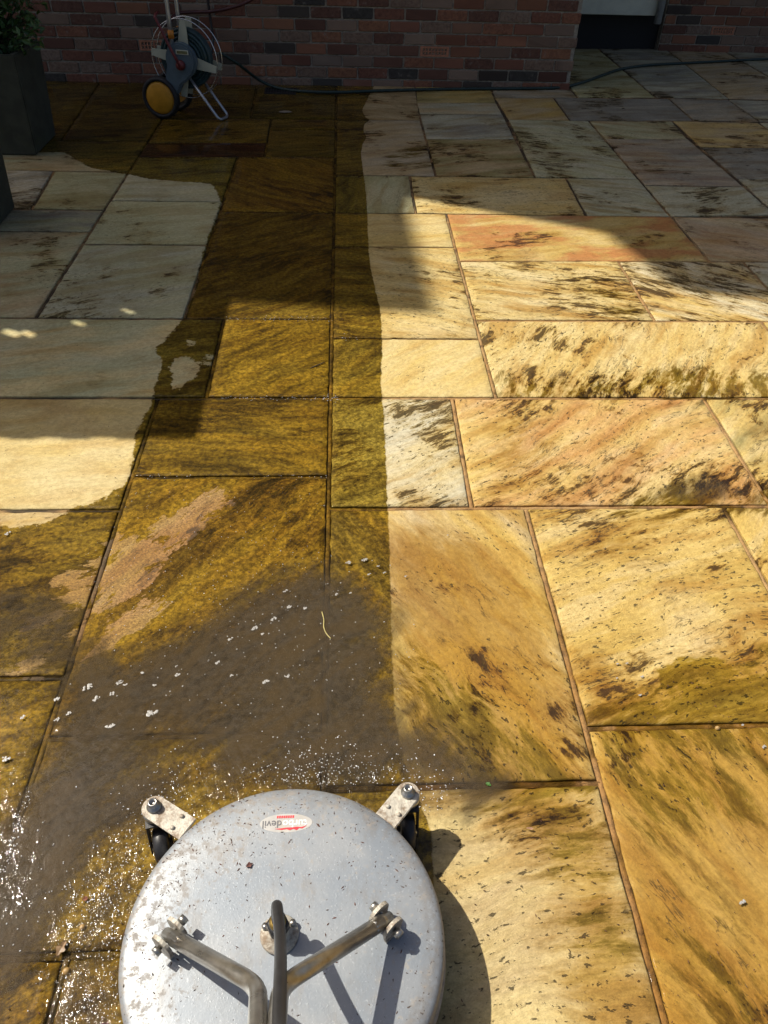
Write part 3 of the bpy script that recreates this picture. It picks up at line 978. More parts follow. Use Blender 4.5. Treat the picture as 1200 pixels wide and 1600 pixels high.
# black plinth under the raised doorway, board above
zb = at_y(960, 23, yB - .05).z
m = MB(); m.box(xD0, xD1 - .002, yB + .10, yB + .2, -.06, zb + .05); hobj(m, 'plinth', BLACK)
m = MB(); m.box(xD0, xD1 - .06, yB - .06, yB + .05, zb, zb + .62); hobj(m, 'door_board', CREAM, bevel=.004)
m = MB(); m.box(xD0, xD1 - .06, yB - .03, yB + .05, zb + .63, zb + 2.2); hobj(m, 'door_leaf', CREAM, bevel=.004)
zp = at_y(1028, 37, yB - .1).z
xp = at_y(1031, 18, yB - .1).x
m = MB(); m.tube([(xp, yB - .10, zp), (xp, yB - .10, 2.6)], .032, 16); hobj(m, 'downpipe', PIPE)
# upper storeys and eaves: out of the frame, wing and roof outline shaped to cast the patio shadow
m = MB(); m.box(-4.4, xC - .004, yF + .01, 12.5, .722, 8.0); m.box(xC - .003, 4.6, yB + .01, 12.5, .722, 8.0); hobj(m, 'upper_wall', FARBRICK)
m = MB(); m.box(-9.5, -5.75, 6.2, 12.5, -.06, 8.0); m.box(-5.749, -4.401, 8.0, 12.5, -.06, 8.0); hobj(m, 'unseen_wing_wall', FARBRICK)  # unseen wing, added as a shadow block
m = MB(); m.box(-5.0, -3.31, yF + .05, 8.2, -.06, .721); hobj(m, 'unseen_wing_base', FARBRICK)
roof = [(-9.8, 13), (-9.8, 5.80), (-6.32, 5.79), (-5.46, 5.68), (-5.50, 6.78), (-5.44, 7.22), (-5.08, 7.02), (-4.75, 6.82), (-4.46, 6.55), (-4.36, 6.18), (-4.29, 5.87), (-4.05, 5.83), (6.0, 5.80), (6.0, 13)]  # unseen roof edge, notched to fit the shadow it must cast
roof = [(x - .145 if -6.5 < x < -4.0 else x, y + .073 if y < 10 else y) for x, y in roof]
m = MB(); m.prism(roof[::-1], 8.0, 8.2); hobj(m, 'roof', TILE)

# ------------------------------------------------------------------ timber shelter added unseen left of the frame to cast the square shadow and light spots
WOOD = plain('weathered_cedar', (.20, .13, .075), .75, 0, .35, 9, .4)
SX0, SX1, SY0, SY1, SZ = -3.25, -2.055, 2.735, 3.80, 2.20
shel = tag(empty('shadow_shelter', ((SX0 + SX1) / 2, (SY0 + SY1) / 2, 0)), 'unseen timber shelter added to cast the square shadow with sun spots', 'shelter')
SO = shel.location


def sobj(mb_, name):
    o = mb_.obj(name, WOOD, None); o.data.transform(Matrix.Translation(-SO)); o.parent = shel
    return o


for px_ in (SX0 + .04, SX1 - .12):
    for py_ in (SY0 + .06, SY1 - .12):
        sobj(MB().box(px_, px_ + .08, py_, py_ + .08, .0, SZ - .13), 'post')
for py_ in (SY0 + .055, SY1 - .125):
    sobj(MB().box(SX0, SX1, py_, py_ + .09, SZ - .129, SZ - .031), 'beam')
NPL = 15; pw_ = (SX1 - SX0) / NPL
HOLES = {}  # gaps set where sun spots should land inside the shadow
for u, v, ln in ((72, 526, .034), (16, 522, .036), (-8, 580, .036), (205, 489, .022), (148, 509, .024)):
    g = gp(u, v); hx, hy = g.x - .727 * SZ, g.y + .364 * SZ
    HOLES.setdefault(max(0, min(NPL - 1, int((hx - SX0) / pw_))), []).append((hy, ln))
for k in range(NPL):
    a, b = SX0 + k * pw_, SX0 + (k + 1) * pw_
    z0 = SZ - .03 - (.024 if k % 2 else 0)
    a2, b2 = (a - .008, b + .008) if k % 2 else (a, b)
    if k == NPL - 1: b2 = SX1
    cuts = sorted(HOLES.get(k, [])); y = SY0; slant = 0.0
    for hy, ln in cuts:
        e = hy - ln / 2
        sobj(MB().prism([(a2, y + slant), (b2, y - slant), (b2, e - .025), (a2, e + .025)], z0, z0 + .022), 'plank'); y = e + ln; slant = .025
    sobj(MB().prism([(a2, y + slant), (b2, y - slant), (b2, SY1), (a2, SY1)], z0, z0 + .022), 'plank')

# ------------------------------------------------------------------ planters and shrub
PLANT_MAT = plain('dark_grey_stone_planter', (.05, .054, .036), .8, 0, .35, 14, .4, .3, (.05, .055, .02))
SOIL = plain('planting_soil', (.03, .022, .015), .95, 0, .4, 60, .8)


def planter(name, label, corner, wx, wy, h, taper):
    """corner: back right corner at the base; body leans out towards the top"""
    t = tag(empty(name, (corner[0] - wx / 2, corner[1] - wy / 2, 0)), label, 'planter', 'stone planters at the patio edge')
    a, b = wx / 2, wy / 2
    def ring(k, z, inn=0):
        s = taper * k
        return [(-a - s + inn, -b - s + inn, z), (a + s - inn, -b - s + inn, z), (a + s - inn, b + s - inn, z), (-a - s + inn, b + s - inn, z)]
    m = MB()
    rings = [ring(0, .003), ring(1, h), ring(1, h, .035), ring(.8, h - .06, .035)]
    v = sum(rings, [])
    f = [(0, 3, 2, 1)] + [(r * 4 + k, r * 4 + (k + 1) % 4, r * 4 + 4 + (k + 1) % 4, r * 4 + 4 + k) for r in range(3) for k in range(4)]
    m.add(v, f)
    m.obj('body', PLANT_MAT, t, bevel=.006)
    MB().add(ring(.85, h - .045, .036), [(0, 1, 2, 3)]).obj('soil', SOIL, t)
    return t


pa = gp(88, 212); pf = gp(30, 238)
planter('stone_planter', 'tall dark stone planter holding the leafy shrub by the wall', (pa.x, pa.y), .46, pa.y - pf.y + .06, .50, .022)
pb = gp(24, 326)
planter('stone_planter', 'dark square planter standing in front of the shrub planter', (pb.x, pb.y), .36, .36, .46, .02)


def leaf_material(name, c1, c2):
    t = NT(name)
    r = t.n('NewGeometry').outputs['Random Per Island']
    c = t.mix(r, c1, c2)
    t.set(color=c, rough=.45, sss=0.0)
    return t.m


LEAF = leaf_material('shrub_leaf', (.022, .060, .014), (.055, .12, .03))
BARK = plain('shrub_stem', (.07, .05, .035), .9)
sh = tag(empty('shrub', (pa.x - .17, pa.y - .20, .46)), 'small leaved green shrub growing in the tall stone planter', 'shrub')
mb = MB(); ml = MB(); r = random.Random(4)
for k in range(64):
    th = r.uniform(0, 2 * math.pi); sp = r.uniform(.03, .36); hh = r.uniform(.10, .55) * (1 - .35 * sp / .36)
    p0 = Vector((r.uniform(-.08, .08), r.uniform(-.08, .08), -.01))
    p1 = Vector((math.cos(th) * sp * .5, math.sin(th) * sp * .5, hh * .6)); p2 = Vector((math.cos(th) * sp, math.sin(th) * sp, hh))
    path = spline([p0, p1, p2], 5)
    mb.tube(path, [.005 * (1 - .7 * q / (len(path) - 1)) for q in range(len(path))], 5)
    for q in range(2, len(path)):
        for _ in range(7):
            c = path[q] + Vector((r.gauss(0, .028), r.gauss(0, .028), r.gauss(0, .024)))
            L = r.uniform(.014, .027); W = L * .48
            d = Vector((r.uniform(-1, 1), r.uniform(-1, 1), r.uniform(-.3, .8))).normalized()
            s = d.cross(Vector((r.uniform(-1, 1), r.uniform(-1, 1), r.uniform(-1, 1)))).normalized()
            nrm = d.cross(s)
            ml.add([c - d * L, c + s * W + nrm * .003, c + d * L, c - s * W + nrm * .003], [(0, 1, 2), (0, 2, 3)])
mb.obj('stem', BARK, sh)
me = ml.mesh('foliage'); link('foliage', me, LEAF, sh)

# ------------------------------------------------------------------ garden hose along the wall, cables
HOSE = plain('green_garden_hose', (.014, .034, .028), .5, 0, .3, 30)
REDH = plain('red_brown_hose', (.075, .02, .017), .45, 0, .3, 30)
DARKC = plain('dark_cable', (.02, .015, .015), .5, 0, .3, 30)
hr = .0105
pts = [at_y(343, 82, 6.05), at_y(372, 100, 6.10)]
pts += [gp(405, 125, .06)]
pts += [gp(u, v, hr + .002) for u, v in ((437, 138), (480, 143), (530, 144), (600, 141.5), (680, 139.5), (760, 138.5), (830, 138), (880, 136), (912, 128), (940, 118), (970, 108), (1010, 102), (1060, 99), (1120, 96), (1200, 92), (1320, 88))]
mb = MB(); mb.tube(spline(pts, 8), hr, 10)
tag(mb.obj('garden_hose', HOSE), 'dark green garden hose lying along the foot of the brick wall', 'hose')
mb = MB(); yw = 6.36
mb.tube(spline([at_y(262, 40, 6.2), at_y(275, 22, 6.3), at_y(300, 19, yw), at_y(330, 18, yw), at_y(365, 11, yw), at_y(395, -2, yw), at_y(430, -30, yw), at_y(440, -90, yw)], 8), .011, 10)
tag(mb.obj('hose', REDH), 'red brown hose sagging against the wall above the reel', 'hose')
mb = MB(); mb.tube(spline([at_y(322, -60, 6.39), at_y(324, -10, 6.39), at_y(328, 25, 6.39), at_y(331, 45, 6.38), at_y(333, 62, 6.37), at_y(330, 85, 6.3)], 6), .009, 8)
tag(mb.obj('cable', DARKC), 'dark cable hanging straight down the brick wall behind the hose reel', 'cable')

# floor drain at the wall
dm = MB(); a, b = gp(415, 138), gp(462, 148)
dx0, dx1, dy0, dy1 = a.x, b.x, b.y, a.y
dm.box(dx0, dx1, dy0, dy0 + .018, .001, .007); dm.box(dx0, dx1, dy1 - .018, dy1, .001, .007)
for k in range(12):
    xx = dx0 + (dx1 - dx0 - .010) * k / 11
    dm.box(xx, xx + .008, dy0 + .0185, dy1 - .0185, .001, .0065)
gr = tag(empty('drain', ((dx0 + dx1) / 2, (dy0 + dy1) / 2, .001)), 'dark rectangular floor drain at the foot of the brick wall', 'drain')
o = dm.obj('grate', plain('cast_iron', (.012, .012, .013), .6), None); o.data.transform(Matrix.Translation(-gr.location)); o.parent = gr
o = MB().box(dx0 + .002, dx1 - .002, dy0 + .002, dy1 - .002, .0005, .0025).obj('pit', BLACK, None); o.data.transform(Matrix.Translation(-gr.location)); o.parent = gr

# ------------------------------------------------------------------ hose reel cart
PLAS = plain('grey_blue_plastic', (.085, .125, .15), .5, 0, .15, 12)
TYRE = plain('black_tyre', (.015, .015, .016), .6)
HUBY = plain('yellow_hub', (.55, .26, .015), .5, 0, .15, 20)
SPOKE = plain('cream_plastic_spoke', (.45, .47, .36), .5, 0, .1, 10, 0, .2)
STEEL = plain('galvanised_tube', (.50, .53, .55), .35, .8, .1, 20)
WIRE = plain('bright_wire', (.75, .76, .76), .25, 1.0, .05, 20)
ORANGE = plain('orange_clip', (.60, .22, .02), .5)
REDP = plain('red_crank', (.16, .025, .025), .5)
wb = gp(256, 185)
RA = math.radians(-15)
reel = tag(empty('hose_reel', (wb.x, wb.y, 0), RA), 'grey wheeled hose reel cart with yellow hubs standing by the brick wall', 'hose reel')
HX, HZ = .165, .335        # hub centre, relative to the front wheel foot
YF_, YBk = .035, .165       # front and back cheek planes


def rl(mb_, name, mat, parent=reel, bevel=0):
    return mb_.obj(name, mat, parent, bevel)


for yy, s in ((0.0, 1), (.205, -1)):
    M = frame((0, -1, 0), (0, yy, .121))
    w_ = rl(MB().lathe([(.078, -.030), (.112, -.030), (.120, -.022), (.120, .010), (.112, .020), (.098, .020), (.094, .010), (.078, -.030)], M, 40), 'wheel', TYRE)
    sgn = s
    rl(MB().lathe([(.0, .022 * sgn + (.0 if sgn > 0 else -.012)), (.078, .021 * sgn + (.0 if sgn > 0 else -.012)), (.092, .014 * sgn + (.0 if sgn > 0 else -.012)), (.095, .004)], M, 40), 'hub_cap', HUBY, w_)
# side cheeks: round housing with a curved leg to the wheel
for yy, th in ((YF_ - .035, .05), (YBk, .05)):
    outline = []
    for k in range(25):
        t = math.radians(-55 + 250 * k / 24)
        outline.append((HX + .098 * math.cos(t), HZ + .098 * math.sin(t)))
    outline += [(HX - .105, HZ - .065), (HX - .118, HZ - .105), (HX - .140, HZ - .140), (HX - .165, HZ - .165), (HX - .155, HZ - .215), (HX - .08, HZ - .215), (HX - .045, HZ - .185), (HX - .01, HZ - .130), (HX + .03, HZ - .105)]
    M = Matrix(((1, 0, 0, 0), (0, 0, 1, 0), (0, 1, 0, 0), (0, 0, 0, 1)))
    rl(MB().prism(outline, yy, yy + th, M), 'side_cheek', PLAS, bevel=.010)
lab = MB().box(HX - .018, HX + .062, YF_ - .0385, YF_ - .0355, HZ + .038, HZ + .062)
pl_ = rl(lab, 'name_plate', CREAM)
rl(MB().box(HX - .012, HX + .056, YF_ - .0405, YF_ - .039, HZ + .042, HZ + .058), 'plate_inset', plain('olive_plate', (.16, .16, .07), .6), pl_)
# wire hoops
for yy in (YF_ + .03, YBk - .02):
    rl(MB().tube(circle((HX, yy, HZ),   .215, (1, 0, 0), (0, 0, 1), 64), .0028, 8, True), 'wire_hoop', WIRE)
# spokes: flat tapering plates on both sides
for yy in (YF_ + .02, YBk - .025):
    for deg in (84, 172, -12, 262):
        t = math.radians(deg); d = Vector((math.cos(t), 0, math.sin(t))); s = Vector((-d.z, 0, d.x))
        c = Vector((HX, yy, HZ))
        v = []
        for rr, hw in ((.075, .033), (.212, .019)):
            for sg in (-1, 1):
                for dy in (0, .006):
                    v.append(c + d * rr + s * hw * sg + Vector((0, dy, 0)))
        rl(MB().add(v, [(0, 1, 3, 2), (4, 6, 7, 5), (0, 4, 5, 1), (2, 3, 7, 6), (0, 2, 6, 4), (1, 5, 7, 3)]), 'spoke', SPOKE)
# wound hose
cm = MB(); path = []
turns = 0
for lay_, rr in enumerate((.095, .116, .137, .156)):
    n = 4
    for w in range(n * 36):
        t = 2 * math.pi * w / 36
        yy = YF_ + .045 + (YBk - YF_ - .09) * ((w / (n * 36)) if lay_ % 2 == 0 else 1 - w / (n * 36))
        path.append((HX + rr * math.cos(t), yy, HZ + rr * math.sin(t)))
cm.tube(path, .0115, 8)
rl(cm, 'wound_hose', plain('wound_green_hose', (.018, .048, .052), .4, 0, .3, 30))
rl(MB().tube([(HX, YF_ - .03, HZ), (HX, YBk + .03, HZ)], .05, 24), 'drum_core', PLAS)
# handle tubes
hp = [(HX - .055, YF_ + .0, HZ + .0), (HX - .053, YF_ + .0, .62), (HX - .05, YF_, .98), (HX - .05, YBk, .98), (HX - .053, YBk, .62), (HX - .055, YBk, HZ)]
rl(MB().tube(bent(hp, .05), .0125, 12), 'handle', STEEL)
for yy in (YF_, YBk):
    rl(MB().lathe([(.0, -.022), (.018, -.022), (.018, .022), (.0, .022)], Matrix.Translation((HX - .054, yy, HZ + .135)), 20), 'clip', ORANGE)
# U shaped foot
rl(MB().tube(bent([(HX + .03, YF_, HZ - .09), (HX + .205, YF_ - .005, .012), (HX + .225, YF_ + .10, .012), (HX + .05, YBk - .03, HZ - .09)], .03), .009, 10), 'foot', STEEL)
# crank
rl(MB().tube(bent([(HX + .005, YF_ - .055, HZ - .02), (HX - .035, YF_ - .06, HZ + .06), (HX - .115, YF_ - .06, HZ + .235), (HX - .118, YF_ + .0, HZ + .245)], .02), .0085, 10), 'crank', REDP)
rl(MB().lathe([(.0, 0), (.028, .0), (.026, .022), (.0, .026)], frame((0, -1, 0), (HX + .005, YF_ - .036, HZ - .02)), 20), 'crank_hub', REDP)

# ------------------------------------------------------------------ rotary surface cleaner
def lid_material():
    t = NT('stainless_lid')
    p = t.obj()
    n = t.noise(p, 9, 4, .55); n2 = t.noise(p, 240, 3, .6); n3 = t.noise(p, 70, 4, .7)
    c = t.mix(t.step(n, .35, .65), (.235, .265, .30), (.29, .31, .33))
    rr = t.n('VectorMath', operation='LENGTH'); t.put(rr.inputs[0], p)
    rim = t.step(rr.outputs['Value'], .13, .25)
    c = t.mix(t.math('MULTIPLY', t.step(n2, .60, .72), .35), c, (.56, .58, .60))
    sx2 = t.n('SeparateXYZ'); t.put(sx2.inputs[0], p)
    side = t.step(t.math('SUBTRACT', sx2.outputs[1], sx2.outputs[0]), -.15, .35)
    st = t.step(t.math('ADD', n3, t.math('ADD', t.math('MULTIPLY', rim, .07), t.math('MULTIPLY', side, .07))), .63, .76)
    c = t.mix(t.math('MULTIPLY', st, .4), c, (.28, .225, .165))
    runs = t.step(t.noise(t.vmath('MULTIPLY', p, (1.0, .45, 1.0)), 26, 7, .72), .50, .68)
    c = t.mix(t.math('MULTIPLY', runs, .28), c, (.20, .165, .125))
    edge = t.step(rr.outputs['Value'], .243, .256)
    c = t.mix(t.math('MULTIPLY', t.math('MULTIPLY', edge, t.step(n3, .35, .6)), .35), c, (.16, .13, .10))
    spk = t.step(t.math('ADD', t.noise(p, 190, 2, .5), t.math('MULTIPLY', rim, .05)), .725, .76)
    c = t.mix(t.math('MULTIPLY', spk, .85), c, (.07, .045, .03))
    t.set(color=c, rough=t.math('ADD', .44, t.math('MULTIPLY', st, .3)), metal=t.math('SUBTRACT', .3, t.math('MULTIPLY', st, .3)), normal=t.bump(t.math('ADD', n3, t.math('MULTIPLY', t.step(t.noise(p, 330, 2, .5), .62, .72), .8)), .22, .0015))
    return t.m


LID = lid_material()
METAL = plain('brushed_steel', (.42, .405, .37), .32, .9, .25, 30, .1, .35, (.20, .16, .11))
PLATE = plain('muddy_zinc_plate', (.48, .45, .38), .55, .2, .25, 110, .4, .8, (.17, .11, .065))
RUBBER = plain('black_rubber', (.018, .018, .02), .45, 0, .2, 40)
BRUSH = plain('brush_skirt', (.05, .048, .045), .9, 0, .4, 120)
DC = gp(437, 1474, .118); DX, DY, RD = -.103, .468, .250
sc_ = tag(empty('surface_cleaner', (DX, DY, 0)), 'round steel rotary surface cleaner with caster wheels and forked handle', 'surface cleaner')
ZT = .118
lid = MB().lathe([(.0001, ZT + .003), (.08, ZT + .0026), (.17, ZT + .0015), (.230, ZT + .0002), (.2405, ZT - .0018), (.2465, ZT - .0055), (.2495, ZT - .011), (.2505, ZT - .020), (.2505, ZT - .058),
                  (.2535, ZT - .0595), (.2550, ZT - .063), (.2535, ZT - .0665), (.2490, ZT - .067), (.2460, ZT - .060), (.2460, ZT - .030)], None, 128).obj('lid', LID, sc_)
MB().lathe([(.2455, .045), (.2450, .058), (.2420, .012), (.2380, .012), (.2400, .058)], None, 96).obj('brush_skirt', BRUSH, sc_)


def loc(p):
    return Vector(p) - Vector((DX, DY, 0))


def caster(p_in, p_out, wheel_off, wheel_dir, label=None):
    a, b = loc(p_in), loc(p_out)
    d = (b - a); d.z = 0; d.normalize(); s = Vector((-d.y, d.x, 0)); hw = .0215
    pts = [a - s * hw - d * .01, a + s * hw - d * .01]
    for k in range(13):
        t = math.pi / 2 - math.pi * k / 12
        pts.append(b + s * hw * math.sin(t) + d * hw * math.cos(t))
    m = MB(); m.prism([(p.x, p.y) for p in pts][::-1], .106, .1115)
    pl = m.obj('caster_plate', PLATE, sc_, bevel=.0012)
    MB().lathe([(.0, .0), (.0125, .0), (.0125, .004), (.0085, .0045), (.0085, .016), (.0055, .0175), (.0045, .012), (.0, .012)], Matrix.Translation((b.x, b.y, .1117)), 24).obj('bolt', METAL, pl)
    for off in (-.012, .012):
        MB().lathe([(.0, .0), (.004, .0), (.0035, .003), (.0, .0032)], Matrix.Translation(a + d * .014 + s * off + Vector((0, 0, .1117 - a.z))), 12).obj('rivet', PLATE, pl)
    # swivel fork and wheel
    wd = Vector(wheel_dir).normalized(); ws = Vector((-wd.y, wd.x, 0))
    c = b + wd * .032; c.z = .036
    MB().lathe([(.0, .086), (.019, .086), (.022, .092), (.022, .1058), (.0, .1058)], Matrix.Translation((b.x, b.y, 0)), 24).obj('swivel', METAL, sc_)
    m = MB()
    for sg in (-1, 1):
        o0 = b + ws * (.0185 * sg); o1 = c + ws * (.0185 * sg)
        prof = [o0 + wd * -.016, o0 + wd * .020, o1 + wd * .011, o1 - wd * .011]
        zz = [.088, .088, .030, .030]
        v = [Vector((p.x, p.y, z)) + ws * (.0015 * q) for q in (-1, 1) for p, z in zip(prof, zz)]
        m.add(v, [(0, 1, 2, 3), (7, 6, 5, 4), (0, 4, 5, 1), (1, 5, 6, 2), (2, 6, 7, 3), (3, 7, 4, 0)])
    v = [Vector((p.x, p.y, z)) for z in (.0845, .0885) for p in (b - wd * .016 - ws * .02, b + wd * .024 - ws * .02, b + wd * .024 + ws * .02, b - wd * .016 + ws * .02)]
    m.add(v, [(3, 2, 1, 0), (4, 5, 6, 7), (0, 1, 5, 4), (1, 2, 6, 5), (2, 3, 7, 6), (3, 0, 4, 7)])
    m.obj('fork', RUBBER, sc_)
    w = MB().lathe([(.0, -.013), (.028, -.013), (.034, -.009), (.036, .0), (.034, .009), (.028, .013), (.0, .013)], frame(ws, c), 32).obj('wheel', RUBBER, sc_)
    MB().lathe([(.0, -.0172), (.009, -.0172), (.009, .0172), (.0, .0172)], frame(ws, c), 16).obj('axle', METAL, w)


caster(gp(287, 1292, .109), gp(241, 1262, .109), 0, (.25, -1, 0))
caster(gp(607, 1277, .109), gp(637, 1240, .109), 0, (.02, -1, 0))
caster(Vector((DX - .155, DY - .19, .109)), Vector((DX - .205, DY - .245, .109)), 0, (.1, -1, 0))
caster(Vector((DX + .155, DY - .19, .109)), Vector((DX + .205, DY - .245, .109)), 0, (.1, -1, 0))

# handle fork: clevises, two arms, spine
cl = loc(gp(265, 1462, .150)); cr_ = loc(gp(603, 1437, .150))
bl_ = loc(gp(404, 1541, .280)); br_ = loc(gp(438, 1541, .285))
for c, brk in ((cl, bl_), (cr_, br_)):
    d = (brk - c); d.z = 0; d.normalize(); s = Vector((-d.y, d.x, 0))
    m = MB()
    for sg in (-1, 1):
        out = [(-.015, ZT + .001 - c.z), (.015, ZT + .001 - c.z)] + [(.0185 * math.cos(t), .0185 * math.sin(t)) for t in [math.pi * k / 10 for k in range(11)]]
        M = Matrix.Translation(c + s * (.0155 * sg)) @ Matrix((d, Vector((0, 0, 1)), s)).transposed().to_4x4()
        m.prism(out, -.003, .003, M)
    cv = m.obj('clevis', PLATE, sc_)
    M = frame(s, c)
    MB().lathe([(.0, -.030), (.0078, -.030), (.0078, -.0225), (.004, -.022), (.004, .022), (.0078, .0225), (.0078, .032), (.0, .032)], M, 6).obj('bolt', METAL, cv)
    # flattened tongue
    MB().tube([c - d * .008 + Vector((0, 0, -.004)), c + (brk - c) * .16], [.0090, .0120], 12).obj('tongue', METAL, cv)
gl, gr_ = loc(gp(400, 1690, .46)), loc(gp(424, 1690, .46))
topl = gl + (gl - bl_).normalized() * .62; topr = gr_ + (gr_ - br_).normalized() * .62
MB().tube(bent([cl + (bl_ - cl) * .06, bl_, gl, topl], .035), .0118, 16).obj('handle_arm', METAL, sc_)
MB().tube(bent([cr_ + (br_ - cr_) * .06, br_, gr_, topr], .035), .0118, 16).obj('handle_arm', METAL, sc_)
mid = (topl + topr) / 2
MB().tube([mid + Vector((-.24, 0, 0)), mid + Vector((.24, 0, 0))], .0125, 16).obj('handle_bar', RUBBER, sc_)
# centre swivel and pressure hose
sx = loc(gp(437, 1462, ZT)); sx.z = 0
MB().lathe([(.0, ZT + .002), (.029, ZT + .002), (.030, ZT + .006), (.028, ZT + .009), (.016, ZT + .010), (.015, ZT + .030), (.011, ZT + .033), (.0, ZT + .033)], Matrix.Translation(sx), 32).obj('swivel_boss', PLATE, sc_)
for dx_, dy_ in ((-.022, .010), (.02, .014)):
    MB().lathe([(.0, ZT + .009), (.006, ZT + .009), (.0055, ZT + .014), (.0, ZT + .0145)], Matrix.Translation(sx + Vector((dx_, dy_, 0))), 6).obj('bolt', METAL, sc_)
nut = MB().lathe([(.0, ZT + .030), (.0175, ZT + .030), (.0175, ZT + .048), (.012, ZT + .050), (.0, ZT + .050)], Matrix.Translation(sx), 6).obj('hose_nut', RUBBER, sc_)
MB().lathe([(.0125, ZT + .050), (.0125, ZT + .055), (.0, ZT + .055)], Matrix.Translation(sx), 20).obj('brass_collar', plain('brass', (.50, .34, .10), .35, .9), nut)
hp = [sx + Vector((0, .0, ZT + .05)), sx + Vector((0, .006, ZT + .075)), loc(gp(433, 1418, .205)), loc(gp(438, 1470, .245)), loc(gp(438, 1530, .315)), loc(gp(436, 1600, .385)), loc(gp(433, 1690, .50)), mid + Vector((.02, .05, -.02))]
MB().tube(spline(hp, 10), .0086, 14).obj('pressure_hose', RUBBER, sc_)

# ------------------------------------------------------------------ sticker on the lid, printed upside down to the camera
WHITE = plain('pale_sticker', (.44, .43, .41), .5, 0, .12, 30, 0, .3, (.40, .34, .26))
RED = plain('red_print', (.60, .03, .045), .5, 0, .2, 60)
GREYP = plain('grey_print', (.13, .13, .14), .5, 0, .1, 60)
PALEP = plain('pale_print', (.80, .78, .76), .5, 0, .1, 60)
stc = loc(gp(447, 1286, ZT + .0015)); e1 = loc(gp(487, 1284, ZT + .0015)); e0 = loc(gp(405, 1287, ZT + .0015))
ux = (e0 - e1); wlen = ux.length; ux.normalize(); uy = Vector((-ux.y, ux.x, 0))     # text reads towards -x
STM = Matrix.Translation((stc.x, stc.y, ZT + .0008)) @ Matrix((ux, uy, Vector((0, 0, 1)))).transposed().to_4x4()
a_, b_ = wlen / 2, wlen * .185
m = MB(); m.prism([(a_ * math.cos(2 * math.pi * k / 40), b_ * math.sin(2 * math.pi * k / 40)) for k in range(40)], .0, .0009, STM)
stk = m.obj('sticker', WHITE, lid)


def flat(pts, z, mat, name):
    m = MB(); m.add([STM @ Vector((x, y, z)) for x, y in pts], [tuple(range(len(pts)))])
    return m.obj(name, mat, stk)


def text(body, x, y, size, mat, name, bold=0.0, shear=0.0):
    cu = bpy.data.curves.new('t', 'FONT'); cu.body = body; cu.size = size; cu.offset = bold; cu.shear = shear
    o = bpy.data.objects.new('t', cu); C.objects.link(o)
    bpy.context.view_layer.update()
    me = bpy.data.meshes.new_from_object(o.evaluated_get(bpy.context.evaluated_depsgraph_get()))
    w = o.dimensions.x
    bpy.data.objects.remove(o)
    me.transform(STM @ Matrix.Translation((x, y, .0014)))
    me.materials.clear()
    link(name, me, mat, stk)
    return w


fs = wlen * .205
w1 = text('turbo', -a_ * .80, -b_ * .28, fs, PALEP, 'lettering', .0003)
text('devil', -a_ * .80 + w1 + .001, -b_ * .28, fs, GREYP, 'lettering', .0001)
fl = [(-.80, .34), (-.62, .66), (-.50, .60), (-.42, .82), (-.28, .66), (-.16, .80), (-.02, .66), (.16, .74), (.44, .60), (.18, .56), (-.04, .50), (-.24, .50), (-.40, .44), (-.58, .50)]
flat([(x * a_, y * b_) for x, y in fl][::-1], .0013, RED, 'flame')
for k in range(8):
    xx = -.30 + k * .085
    flat([(xx * a_, -.80 * b_), ((xx + .06) * a_, -.80 * b_), ((xx + .07) * a_, -.52 * b_), ((xx + .01) * a_, -.52 * b_)], .0013, RED, 'print_mark')

# ------------------------------------------------------------------ foam, spray, glint flecks, debris
r = random.Random(11)
FOAM = NT('foam'); fp = FOAM.obj()
FOAM.set(color=FOAM.mix(FOAM.step(FOAM.noise(fp, 900, 2), .58, .66), (.34, .33, .31), (.11, .095, .075)), rough=.4)
FOAM = FOAM.m


def blob(mb_, c, rx, ry, rz, ang=0.0, seg=9, rings=3, jit=.2):
    ca, sa = math.cos(ang), math.sin(ang)
    vs = []; fs = []
    for i in range(rings):
        ph = (math.pi / 2) * i / rings
        for k in range(seg):
            t = 2 * math.pi * k / seg
            j = 1 + r.uniform(-jit, jit) * (1 if i == 0 else .6)
            x, y = rx * math.cos(ph) * math.cos(t) * j, ry * math.cos(ph) * math.sin(t) * j
            vs.append((c[0] + x * ca - y * sa, c[1] + x * sa + y * ca, c[2] + rz * math.sin(ph)))
    vs.append((c[0], c[1], c[2] + rz))
    for i in range(rings - 1):
        for k in range(seg):
            l = (k + 1) % seg
            fs.append((i * seg + k, i * seg + l, (i + 1) * seg + l, (i + 1) * seg + k))
    for k in range(seg):
        fs.append(((rings - 1) * seg + k, (rings - 1) * seg + (k + 1) % seg, len(vs) - 1))
    mb_.add(vs, fs, True)


fm = MB()
big = [(137, 1073, 11), (238, 1113, 12), (172, 1134, 10), (187, 1066, 7), (150, 1091, 8), (174, 1084, 7), (37, 1120, 6), (88, 1092, 7), (107, 1115, 6), (8, 1185, 10), (89, 1124, 6),
       (544, 879, 6), (569, 875, 6), (590, 885, 4), (577, 897, 3), (601, 895, 3), (427, 967, 7), (399, 981, 6), (452, 948, 6), (476, 950, 5), (446, 923, 4), (360, 998, 5), (416, 1065, 7), (449, 1056, 6), (362, 1055, 4),
       (340, 1035, 6), (395, 984, 4), (410, 990, 4), (527, 928, 4), (548, 926, 3), (1160, 1410, 11), (1003, 1057, 5), (965, 1037, 4), (980, 1036, 4), (964, 1059, 4), (1000, 1086, 5), (1160, 1133, 5), (700, 836, 3), (634, 900, 4), (12, 833, 6), (1195, 1166, 8), (196, 1070, 4), (222, 1051, 4), (241, 1070, 4), (277, 1054, 5)]
